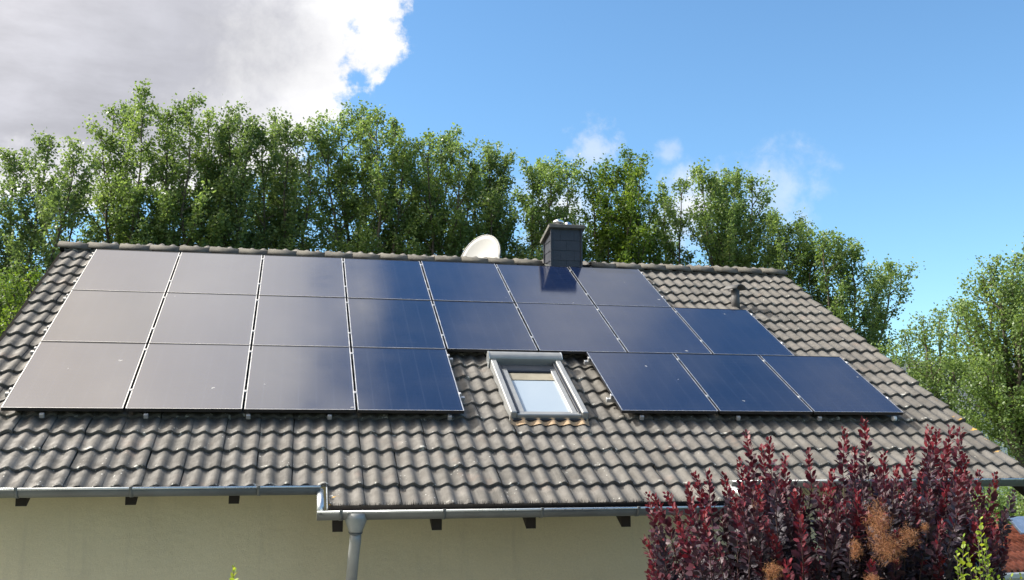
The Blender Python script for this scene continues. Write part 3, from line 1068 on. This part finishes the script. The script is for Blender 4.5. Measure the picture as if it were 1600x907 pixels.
# ------------------------------------------------------------------ satellite dish
dish_c = Vector((5.27, 1.35, ZG + 0.30))
nrm = Vector((-0.66, -0.62, 0.30)).normalized()
up_ = Vector((0, 0, 1))
xa = up_.cross(nrm).normalized()
ya = nrm.cross(xa).normalized()
dm = Matrix(((xa.x, ya.x, nrm.x, dish_c.x), (xa.y, ya.y, nrm.y, dish_c.y), (xa.z, ya.z, nrm.z, dish_c.z), (0, 0, 0, 1)))
dish = empty('satellite_dish', None, Matrix.Translation((dish_c.x + 0.12, dish_c.y + 0.12, ZG - 0.5)))
tag(dish, 'cream satellite dish behind the ridge beside the chimney', 'satellite dish')
mb = MB()
rings = []
NR, NS = 7, 40
bm = mb.bm
for i in range(NR + 1):
    fr_ = i / NR
    rings.append([bm.verts.new((0.37 * fr_ * math.cos(2 * math.pi * k / NS), 0.415 * fr_ * math.sin(2 * math.pi * k / NS), 0.055 * (fr_ ** 2 - 1))) for k in range(NS)] if i else [bm.verts.new((0, 0, -0.055))])
for k in range(NS):
    bm.faces.new((rings[0][0], rings[1][k], rings[1][(k + 1) % NS])).smooth = True
for i in range(1, NR):
    for k in range(NS):
        bm.faces.new((rings[i][k], rings[i][(k + 1) % NS], rings[i + 1][(k + 1) % NS], rings[i + 1][k])).smooth = True
rim_ = [Vector((0.373 * math.cos(2 * math.pi * k / NS), 0.418 * math.sin(2 * math.pi * k / NS), 0.0)) for k in range(NS + 1)]
mb.tube(rim_, 0.011, 6, False)
refl_o = mb.build('reflector', M['dish'], dish, dm)
sol = refl_o.modifiers.new('thickness', 'SOLIDIFY')
sol.thickness = 0.006
MB().tube([dish_c - nrm * 0.09, dish_c - nrm * 0.16, Vector((dish_c.x + 0.12, dish_c.y + 0.12, ZG - 0.1)), Vector((dish_c.x + 0.12, dish_c.y + 0.12, ZG - 0.55))], 0.024, 10).build('mast', M['zinc'], dish)
armb = dish_c - ya * 0.43 - nrm * 0.05
arme = dish_c - ya * 0.36 + nrm * 0.42
MB().tube([armb, arme], 0.012, 8).build('feed_arm', M['zinc'], dish)
MB().tube([arme - (arme - dish_c).normalized() * 0.0, arme + (dish_c - arme).normalized() * 0.10], [0.026, 0.034], 10).build('receiver_head', M['dish'], dish)


# ------------------------------------------------------------------ trees
def tube_np(pts, rads, seg=6):
    """returns V,F for a tapered tube"""
    pts = np.asarray(pts, float)
    n = len(pts)
    d = np.gradient(pts, axis=0)
    d /= np.linalg.norm(d, axis=1)[:, None] + 1e-9
    a = np.cross(d, np.array([0.31, 0.77, 0.12]))
    a /= np.linalg.norm(a, axis=1)[:, None] + 1e-9
    b_ = np.cross(d, a)
    th = np.arange(seg) * 2 * np.pi / seg
    V = pts[:, None, :] + (a[:, None, :] * np.cos(th)[None, :, None] + b_[:, None, :] * np.sin(th)[None, :, None]) * np.asarray(rads)[:, None, None]
    F = []
    for i in range(n - 1):
        for k in range(seg):
            F.append((i * seg + k, i * seg + (k + 1) % seg, (i + 1) * seg + (k + 1) % seg, (i + 1) * seg + k))
    return V.reshape(-1, 3), np.array(F)


class Acc:
    def __init__(self):
        self.V, self.F, self.n = [], [], 0

    def add(self, V, F):
        self.V.append(V)
        self.F.append(F + self.n)
        self.n += len(V)

    def get(self):
        return np.concatenate(self.V), np.concatenate(self.F)


def unit(v):
    return v / (np.linalg.norm(v, axis=-1, keepdims=True) + 1e-9)


def leaf_quads(C, size, rng, up=0.75, aspect=0.72, axis=None):
    """folded-free diamond leaves at centres C"""
    n = len(C)
    nrm_ = unit(rng.normal(size=(n, 3)) + np.array([0, 0, up]))
    t = unit(np.cross(nrm_, rng.normal(size=(n, 3))))
    if axis is not None:
        t = unit(axis - nrm_ * np.sum(axis * nrm_, -1, keepdims=True))
    b_ = np.cross(nrm_, t)
    L = (size * rng.uniform(0.65, 1.25, n))[:, None]
    W = L * aspect
    V = np.stack([C - t * L * 0.5, C + b_ * W * 0.5 - t * L * 0.08, C + t * L * 0.5, C - b_ * W * 0.5 - t * L * 0.08], 1).reshape(-1, 3)
    F = np.arange(4 * n).reshape(n, 4)
    return V, F


def make_tree(label, tips, dist, seed, mat='leaf', colR=1.05, dens=1.0, leaf=0.098, zlow=0.30, group='poplars behind the house', spread=1.0, name='poplar_tree', leafy=1.0):
    rng = np.random.default_rng(seed)
    T = np.array([at_dist(px, py, dist + rng.uniform(-1.3, 1.3)) for px, py in tips])
    base = T.mean(0)
    base[2] = -0.05
    H = T[:, 2].max()
    root = empty('%s' % name, tuple(base))
    tag(root, label, 'tree', group)
    wood = Acc()
    fork = base + np.array([rng.normal(0, 0.2), rng.normal(0, 0.2), H * 0.30])
    wood.add(*tube_np([base, base + (fork - base) * 0.12, base + (fork - base) * 0.5 + rng.normal(0, 0.06, 3), fork], [0.26, 0.19, 0.165, 0.14], 8))
    Cs, Ss = [], []
    for tip in T:
        # leader path
        f0 = fork + np.array([0, 0, rng.uniform(-0.08, 0.08) * H])
        mid = f0 * 0.45 + tip * 0.55
        mid[:2] = f0[:2] + (tip[:2] - f0[:2]) * 0.80
        mid += rng.normal(0, 0.12, 3)
        us = np.linspace(0, 1, 9)[:, None]
        path = (1 - us) ** 2 * f0 + 2 * us * (1 - us) * mid + us ** 2 * tip
        path[1:-1] += rng.normal(0, 0.05, (7, 3))
        wood.add(*tube_np(path, np.linspace(0.095, 0.008, 9), 5))
        ln = tip[2] - f0[2]
        nb_ = int(4.0 * ln * dens)
        ts = zlow * 0.4 + (0.985 - zlow * 0.4) * (np.arange(nb_) + rng.random(nb_)) / nb_
        az = rng.uniform(0, 6.28)
        for t in ts:
            p = np.array([np.interp(t, us[:, 0], path[:, j]) for j in range(3)])
            az += 2.4 + rng.normal(0, 0.5)
            L_ = min(2.5, colR * spread * (0.30 + 1.45 * (1 - t) ** 0.85) * rng.uniform(0.5, 1.3))
            inc = rng.uniform(0.55, 1.15) * (0.75 + 0.45 * (1 - t))
            d0 = np.array([math.cos(az) * math.sin(inc), math.sin(az) * math.sin(inc), math.cos(inc)])
            v = np.linspace(0, 1, 5)[:, None]
            bp_ = p + d0 * L_ * v + np.array([0, 0, 0.22 * L_]) * v ** 2 + rng.normal(0, 0.03, (5, 3)) * v
            over = bp_[-1, 2] - (tip[2] + 0.02)
            if over > 0:
                bp_[:, 2] -= over * v[:, 0]
            wood.add(*tube_np(bp_, np.linspace(0.022 * (0.5 + 0.5 * L_), 0.003, 5), 4))
            ns = max(3, int(L_ * 8.5))
            shade = rng.uniform(0, 1)
            for q in range(ns):
                w_ = 0.22 + 0.78 * (q + rng.random()) / ns
                c = np.array([np.interp(w_, v[:, 0], bp_[:, j]) for j in range(3)])
                c = c + rng.normal(0, 0.10, 3) * (1.25 - w_)
                nl = int(rng.uniform(16, 42) * leafy)
                sg = rng.uniform(0.07, 0.135)
                off = rng.normal(size=(nl, 3)) * sg
                off += d0 * rng.normal(0, sg * 0.7, nl)[:, None]
                Cs.append(c + off)
                Ss.append(np.full(nl, np.clip(shade + rng.normal(0, 0.12), 0, 1)))
        # feathery leading shoot
        nl = 90
        tt = rng.uniform(0, 1, nl) ** 1.2
        wd = 0.05 + 0.14 * tt
        Cs.append(tip + np.stack([rng.normal(0, 1, nl) * wd, rng.normal(0, 1, nl) * wd, -tt * 0.8 + 0.04], -1))
        Ss.append(np.full(nl, 0.6))
    C = np.concatenate(Cs)
    S_ = np.concatenate(Ss)
    V, F = leaf_quads(C, leaf, rng)
    rnd = np.clip(0.50 * S_ + 0.55 * rng.random(len(C)) - 0.02, 0, 1)
    wv, wf = wood.get()
    link('trunk', np_mesh('trunk', wv, wf, M['bark'], smooth=True), root)
    link('crown', np_mesh('crown', V, F, M[mat], rnd), root)
    return root


TREES = [
    ('left cut poplar at the photo edge, lower than its neighbour', [(22, 238), (78, 214), (-42, 250), (122, 228), (-100, 260)], 30.5, 'leaf_dark'),
    ('tallest poplar, its top standing highest above the roof left end', [(178, 168), (230, 140), (205, 172), (158, 205)], 31.5, 'leaf'),
    ('poplar with two pointed tops right of the tallest one', [(300, 152), (324, 178), (276, 184), (262, 175)], 32.0, 'leaf'),
    ('poplar with an even top against the grey cloud', [(362, 172), (394, 184), (345, 200), (372, 182)], 32.5, 'leaf_dark'),
    ('poplar with a rounded top below the bright cloud edge', [(430, 184), (468, 196), (410, 206), (448, 192), (492, 200)], 33.0, 'leaf_dark'),
    ('poplar with four slender shoots against blue sky left of the middle', [(534, 178), (562, 172), (589, 174), (618, 190), (510, 196), (634, 224)], 33.0, 'leaf'),
    ('full poplar with a round head left of the satellite dish', [(700, 206), (672, 210), (720, 226), (650, 220), (690, 214)], 33.5, 'leaf'),
    ('narrow poplar directly above the satellite dish', [(764, 230), (790, 246), (742, 256), (776, 240)], 34.0, 'leaf_dark'),
    ('poplar between the satellite dish and the chimney', [(842, 250), (884, 256), (862, 268), (828, 262)], 34.5, 'leaf'),
    ('bright green poplar directly right of the chimney', [(922, 262), (946, 262), (985, 240), (1002, 250), (966, 262)], 34.5, 'leaf_lime'),
    ('thin-leaved poplar with white cloud showing through', [(1036, 290), (1064, 282), (1040, 310), (1015, 300)], 35.5, 'leaf_dark'),
    ('broad poplar above the vent pipe', [(1092, 262), (1116, 270), (1150, 272), (1176, 280), (1132, 276)], 35.5, 'leaf'),
    ('low poplar at the right end of the ridge', [(1214, 338), (1250, 344), (1192, 336), (1232, 352)], 35.0, 'leaf'),
    ('last poplar of the row, leaning out over the right gable slope', [(1288, 372), (1330, 374), (1310, 384), (1268, 362), (1394, 412), (1376, 418)], 34.0, 'leaf'),
]
for i, (lab, tips, dist, mt) in enumerate(TREES):
    sparse = 0.7 if 'thin-leaved' in lab else 1.0
    rt = np.random.default_rng(900 + i)
    xs_ = [t_[0] for t_ in tips]
    ys_ = [t_[1] for t_ in tips]
    for _ in range(2):
        tips.append((rt.uniform(min(xs_) - 22, max(xs_) + 22), max(ys_) + rt.uniform(25, 95)))
    make_tree(lab, tips, dist, 100 + i, mt, colR=(1.45, 1.3, 1.55)[i % 3], dens=sparse * (0.60 if i else 0.85), leafy=1.12)
make_tree('large broad tree at the right photo edge', [(1590, 398), (1560, 402), (1536, 428), (1622, 372), (1660, 352), (1500, 470), (1580, 440), (1545, 560), (1610, 500)], 27.0, 301, 'leaf', colR=1.1, dens=1.0, leaf=0.08, zlow=0.0, group='trees beyond the right gable', name='broad_tree')
make_tree('smaller loose tree between the right gable and the large tree', [(1470, 488), (1442, 496), (1412, 516), (1500, 474), (1395, 545), (1455, 560)], 29.0, 302, 'leaf', colR=0.95, dens=0.85, leaf=0.082, zlow=0.0, group='trees beyond the right gable', name='broad_tree')
make_tree('light green tree beside the left gable, below the poplars', [(20, 436), (48, 428), (-20, 445), (-50, 470), (5, 455)], 20.5, 303, 'leaf_lime', colR=0.7, dens=1.6, leaf=0.06, zlow=0.0, group='trees beyond the left gable', name='young_tree')

make_tree('dark green hazel low behind the right eave end', [(1556, 772), (1580, 764), (1604, 760), (1540, 780), (1630, 765), (1568, 790)], 19.0, 304, 'leaf', colR=0.6, dens=2.4, leaf=0.06, zlow=0.0, group='trees beyond the right gable', name='hazel_tree')

# ------------------------------------------------------------------ smoke bush
LEAF_BASE = np.array([(0, 0, 0), (0.30, 0.36, 0.045), (0.68, 0.40, 0.04), (1.0, 0, -0.03), (0.68, -0.40, 0.04), (0.30, -0.36, 0.045), (0.35, 0, -0.02), (0.70, 0, -0.03)])
LEAF_F3 = np.array([(0, 1, 6), (1, 2, 7), (1, 7, 6), (2, 3, 7), (0, 6, 5), (5, 6, 7), (5, 7, 4), (4, 7, 3)])


def leaf_mats(pos, axis, nrm_, L):
    axis = unit(axis)
    nrm_ = unit(nrm_ - axis * np.sum(nrm_ * axis, -1, keepdims=True))
    b_ = np.cross(nrm_, axis)
    return np.stack([axis, b_, nrm_], -1) * L[:, None, None], pos


def smoke_bush():
    rng = np.random.default_rng(21)
    base = np.array([6.05, -7.3, 0.0])
    root = empty('smoke_bush', tuple(base))
    tag(root, 'purple-leaved smoke bush in front of the right eave', 'bush')
    tips = [(1165, 676, -7.2), (1201, 686, -7.4), (1226, 712, -7.0), (1262, 704, -7.5), (1320, 672, -7.3), (1350, 656, -7.4), (1381, 706, -7.6),
            (1452, 668, -7.1), (1487, 668, -7.2), (1500, 670, -7.0), (1425, 702, -7.3), (1466, 674, -7.5), (1530, 738, -7.0), (1556, 742, -6.9), (1012, 772, -7.1), (1043, 772, -7.3),
            (1086, 742, -7.2), (1106, 738, -7.4), (1131, 742, -7.2), (1075, 760, -7.6), (1022, 776, -7.4), (1006, 842, -7.5), (1015, 895, -7.8),
            (1145, 770, -7.9), (1185, 760, -7.8), (1240, 770, -8.0), (1290, 760, -7.8), (1340, 770, -8.0), (1410, 775, -7.9), (1440, 740, -7.5), (1300, 735, -7.1), (1215, 748, -7.1),
            (1370, 760, -7.2), (1480, 760, -7.7), (1515, 790, -7.5), (1545, 800, -7.2), (1100, 800, -7.9), (1060, 820, -7.9), (1035, 850, -8.0), (1400, 730, -7.2), (1480, 700, -7.3), (1510, 715, -7.2),
            (1190, 700, -7.3), (1335, 700, -7.2), (1495, 735, -7.5), (1155, 720, -7.2), (1570, 800, -7.1), (1585, 770, -7.0), (1310, 790, -8.1), (1250, 810, -8.2), (1180, 810, -8.1), (1120, 850, -8.2), (1400, 830, -8.2), (1470, 820, -8.1), (1360, 880, -8.3), (1230, 880, -8.3)]
    ex = [1000, 1030, 1080, 1130, 1170, 1230, 1290, 1330, 1400, 1450, 1500, 1540, 1580]
    ey = [870, 800, 768, 760, 718, 735, 742, 705, 738, 704, 704, 768, 815]
    for i in range(270):
        px = rng.uniform(1012, 1575)
        tips.append((px, np.interp(px, ex, ey) + 12 + 190 * rng.random() ** 1.1, rng.uniform(-8.2, -6.7)))
    wood = Acc()
    P, A, N, L, age, top = [], [], [], [], [], []
    for ti, (px, py, Y) in enumerate(tips):
        tip = at_y(px, py, Y)
        b0 = base + np.array([rng.normal(0, 0.16), rng.normal(0, 0.14), 0])
        ctrl = b0 * 0.35 + tip * 0.65
        ctrl[2] = b0[2] + (tip[2] - b0[2]) * 0.45
        us = np.linspace(0, 1, 14)[:, None]
        path = (1 - us) ** 2 * b0 + 2 * us * (1 - us) * ctrl + us ** 2 * tip
        path[2:-1] += rng.normal(0, 0.012, (11, 3))
        bow = np.array([rng.normal(0, 0.09), rng.normal(0, 0.06), 0])
        path += bow * (np.sin(us * np.pi) ** 2)
        sv, sf = tube_np(path, np.linspace(0.013, 0.0022, 14), 4)
        if ti < 56:
            link('stem', np_mesh('stem', sv, sf, M['stem'], smooth=True), root)
        else:
            wood.add(sv, sf)
        seglen = np.concatenate([[0], np.cumsum(np.linalg.norm(np.diff(path, axis=0), axis=1))])
        tot = seglen[-1]
        leafy = min(tot * 0.62, 0.95)
        s = 0.0
        old = rng.uniform(0.0, 0.70) if ti >= 46 else 0.0
        az = rng.uniform(0, 6.28)
        while s < leafy:
            f = s / 0.55
            q = tot - s
            p = np.array([np.interp(q, seglen, path[:, j]) for j in range(3)])
            p1 = np.array([np.interp(min(q + 0.03, tot), seglen, path[:, j]) for j in range(3)])
            p0 = np.array([np.interp(max(q - 0.03, 0), seglen, path[:, j]) for j in range(3)])
            d_ = unit(p1 - p0)
            az += 2.4 + rng.normal(0, 0.25)
            side = np.array([math.cos(az), math.sin(az), 0])
            side = unit(side - d_ * side.dot(d_))
            incl = min(1.2, 0.45 + f * 0.9) + rng.normal(0, 0.24)
            ax = d_ * math.cos(incl) + side * math.sin(incl)
            nr_ = unit(d_ * math.sin(incl) - side * math.cos(incl) + rng.normal(0, 0.42, 3))
            size = (0.029 + 0.028 * min(1, s / 0.25)) * rng.uniform(0.8, 1.2)
            P.append(p + side * 0.012)
            A.append(ax)
            N.append(nr_)
            L.append(size)
            age.append(np.clip(1.0 - old - s / 0.70 + rng.normal(0, 0.10), 0, 1))
            top.append((ti < 23 and s < 0.30, -s + rng.uniform(0, 0.02)))
            s += rng.uniform(0.0048, 0.0085) * (1 + 0.9 * min(1.3, s))
    P, A, N, L, age = map(np.array, (P, A, N, L, age))
    Mx, Pos = leaf_mats(P, A, N, L)
    order = sorted([i for i in range(len(P)) if top[i][0]], key=lambda i: -top[i][1])[:300]
    oset = np.zeros(len(P), bool)
    oset[order] = True
    lv = LEAF_BASE * np.array([1, 0.80, 1])
    me_leaf = np_mesh('leaf', lv, LEAF_F3, M['leaf_bush_red'], np.zeros(len(LEAF_F3)), True)
    for i in order:
        m4 = Matrix.Identity(4)
        for r_ in range(3):
            for c_ in range(3):
                m4[r_][c_] = Mx[i][r_][c_]
            m4[r_][3] = Pos[i][r_]
        link('leaf', me_leaf, root, m4)
    keep = ~oset
    V = np.einsum('nij,kj->nki', Mx[keep], lv) + Pos[keep][:, None, :]
    k = keep.sum()
    F = (LEAF_F3[None] + (np.arange(k) * len(lv))[:, None, None]).reshape(-1, 3)
    o_ = link('foliage', np_mesh('foliage', V.reshape(-1, 3), F, M['leaf_bush'], np.repeat(age[keep], len(LEAF_F3)), True), root)
    tag(o_, 'dusky purple leaves', None, None, 'stuff')
    wv, wf = wood.get()
    tag(link('inner_stems', np_mesh('inner_stems', wv, wf, M['stem'], smooth=True), root), 'thin stems inside the bush', None, None, 'stuff')
    # feathery plumes
    for (px, py, Y, rx, rz, n) in [(1372, 820, -8.35, 0.115, 0.20, 5200), (1388, 858, -8.4, 0.14, 0.12, 4200), (1420, 838, -8.3, 0.10, 0.10, 1700), (1338, 858, -8.45, 0.055, 0.085, 1600), (1208, 893, -8.5, 0.075, 0.08, 1900), (1446, 824, -8.3, 0.04, 0.05, 500),
                                   (1362, 905, -8.5, 0.07, 0.05, 1000), (1246, 806, -7.9, 0.035, 0.03, 350), (1180, 790, -7.9, 0.04, 0.05, 300)]:
        c = at_y(px, py, Y)
        n_ = int(n * 0.34)
        dirs = unit(rng.normal(size=(n_, 3)))
        rad = rng.random(n_) ** 0.45
        Cn = c + dirs * rad[:, None] * np.array([rx, rx * 0.8, rz]) * 0.7 * (1 + 0.25 * np.sin(dirs[:, :1] * 7 + dirs[:, 2:] * 9))
        ax = unit(dirs * 0.8 + rng.normal(0, 0.7, (n_, 3)))
        V_, F_ = leaf_quads(Cn, 0.030, rng, 0.0, 0.045, ax)
        link('smoke_plume', np_mesh('smoke_plume', V_, F_, M['plume'], rng.random(n_)), root)


smoke_bush()


# ------------------------------------------------------------------ small plants
def shoot_plant(name, label, cat, stems, mat, seed, size=0.05, step=0.03):
    rng = np.random.default_rng(seed)
    pts = [np.array(s[0]) for s in stems]
    base = np.mean(pts, 0)
    root = empty(name, (base[0], base[1], 0))
    tag(root, label, cat)
    wood = Acc()
    P, A, N, L = [], [], [], []
    for b0, tip, leafy in stems:
        b0, tip = np.array(b0, float), np.array(tip, float)
        us = np.linspace(0, 1, 8)[:, None]
        path = b0 + (tip - b0) * us
        path[1:-1] += rng.normal(0, 0.012, (6, 3))
        wood.add(*tube_np(path, np.linspace(0.008, 0.002, 8), 5))
        tot = np.linalg.norm(tip - b0)
        s = 0.0
        az = rng.uniform(0, 6)
        while s < leafy:
            t = 1 - s / tot
            p = np.array([np.interp(t, us[:, 0], path[:, j]) for j in range(3)])
            az += 2.4
            side = np.array([math.cos(az), math.sin(az), 0])
            inc = 0.5 + min(0.7, s * 3) + rng.normal(0, 0.15)
            P.append(p)
            A.append(np.array([0, 0, 1]) * math.cos(inc) + side * math.sin(inc))
            N.append(np.array([0, 0, 1]) * math.sin(inc) - side * math.cos(inc) + rng.normal(0, 0.2, 3))
            L.append(size * rng.uniform(0.7, 1.2) * (0.6 + 0.4 * min(1, s / 0.1)))
            s += step * rng.uniform(0.7, 1.3)
    Mx, Pos = leaf_mats(np.array(P), np.array(A), np.array(N), np.array(L))
    lv = LEAF_BASE * np.array([1, 0.8, 1])
    V = np.einsum('nij,kj->nki', Mx, lv) + Pos[:, None, :]
    F = (LEAF_F3[None] + (np.arange(len(P)) * len(lv))[:, None, None]).reshape(-1, 3)
    wv, wf = wood.get()
    link('stem', np_mesh('stem', wv, wf, M['bark'], smooth=True), root)
    link('leaves', np_mesh('leaves', V.reshape(-1, 3), F, M[mat], np.repeat(rng.random(len(P)), len(LEAF_F3)), True), root)


tp = at_y(366, 884, -6.5)
shoot_plant('garden_sprig', 'small yellow-green shoot rising in front of the cream wall', 'plant', [((tp[0] + 0.03, -6.5, 0), tp, 0.35)], 'leaf_shoot', 5, 0.05, 0.014)
st = []
rg = np.random.default_rng(4)
for (px, py) in [(1532, 812), (1528, 836), (1540, 845), (1505, 840), (1512, 855), (1545, 880), (1552, 895), (1500, 880), (1525, 890), (1538, 868), (1495, 865), (1560, 905), (1580, 902), (1595, 900), (1570, 908)]:
    t_ = at_y(px, py, -8.45 + rg.normal(0, 0.06))
    st.append(((t_[0] + rg.normal(0, 0.05), t_[1] + rg.normal(0, 0.05), 0), t_, 0.30 if py < 860 else 0.45))
shoot_plant('green_shrub', 'green shrub with yellow-green shoots at the right side of the smoke bush', 'shrub', st, 'leaf_shoot', 6, 0.042, 0.022)

# ------------------------------------------------------------------ neighbours on the right
nh_c = at_dist(1600, 694, 40)
nx, ny = nh_c[0], nh_c[1]
nb_ = empty('white_house', (nx + 2, ny + 4, 0))
tag(nb_, 'white rendered house half hidden behind the trees at right', 'house')
MB().prism([(ny, 0), (ny + 8, 0), (ny + 8, 4.3), (ny + 4, 6.4), (ny, 4.3)], 'x', nx - 4.5, nx + 9).build('wall', M['white_paint'], nb_)
rf = MB().prism([(ny - 0.5, 4.15), (ny + 4, 6.52), (ny + 8.5, 4.15), (ny + 8.5, 4.3), (ny + 4, 6.68), (ny - 0.5, 4.3)], 'x', nx - 4.9, nx + 9.4).build('roof', M['zinc'], nb_)
for x in (nx - 2.5, nx + 0.5, nx + 4):
    wobj = MB().box(x, x + 1.1, ny - 0.03, ny + 0.05, 1.0, 2.3).build('window', M['win_dark'], nb_)
    MB().box(x + 0.06, x + 0.52, ny - 0.036, ny - 0.031, 1.06, 2.24).box(x + 0.58, x + 1.04, ny - 0.036, ny - 0.031, 1.06, 2.24).build('pane', M['pane'], wobj)

# low outbuilding with a red pantile roof
c0 = at_dist(1556, 893, 13.0)
sx, sy, sz = c0
shed = empty('garden_shed', (sx + 1.5, sy + 1.0, 0))
tag(shed, 'low red tiled garden shed with a white gutter board at lower right', 'shed')
SA = R(16)
SM = Matrix.Translation((sx, sy, sz)) @ Matrix.Rotation(R(6), 4, 'Z') @ Matrix.Rotation(R(24), 4, 'X')
MB().box(sx + 0.2, sx + 3.2, sy + 0.35, sy + 1.6, 0, sz - 0.02).build('wall', M['white_paint'], shed)
rfo = MB().box(-0.02, 3.3, 0.0, 1.15, -0.06, -0.02).build('roof', M['red_roof'], shed, SM)
pt_prof = [(0.1 * k / 6, 0.022 * math.sin(math.pi * 2 * k / 6)) for k in range(7)]
V = []
for y, dz_ in ((0.0, 0.02), (0.27, 0.0)):
    V += [(p[0], y, p[1] + dz_) for p in pt_prof]
V += [(p[0], 0.0, p[1] + 0.0) for p in pt_prof]
Fp = [(i, i + 1, 8 + i, 7 + i) for i in range(6)] + [(14 + i, 15 + i, 1 + i, i) for i in range(6)]
pan_me = np_mesh('pantile', V, Fp, M['red_roof'], smooth=True)
for r_ in range(5):
    for k in range(32):
        link('pantile', pan_me, rfo, SM @ Matrix.Translation((k * 0.101 + random.gauss(0, 0.002), -0.03 + r_ * 0.23 + random.gauss(0, 0.003), 0.005)))
MB().box(-0.05, 3.35, -0.075, -0.035, -0.07, -0.005, 0.004).build('gutter_board', M['white_paint'], shed, SM)
MB().box(0.80, 2.8, 0.55, 0.85, 0.05, 0.085, 0.004).build('rooflight', M['pale_blue'], shed, SM @ Matrix.Rotation(R(18), 4, 'X'))
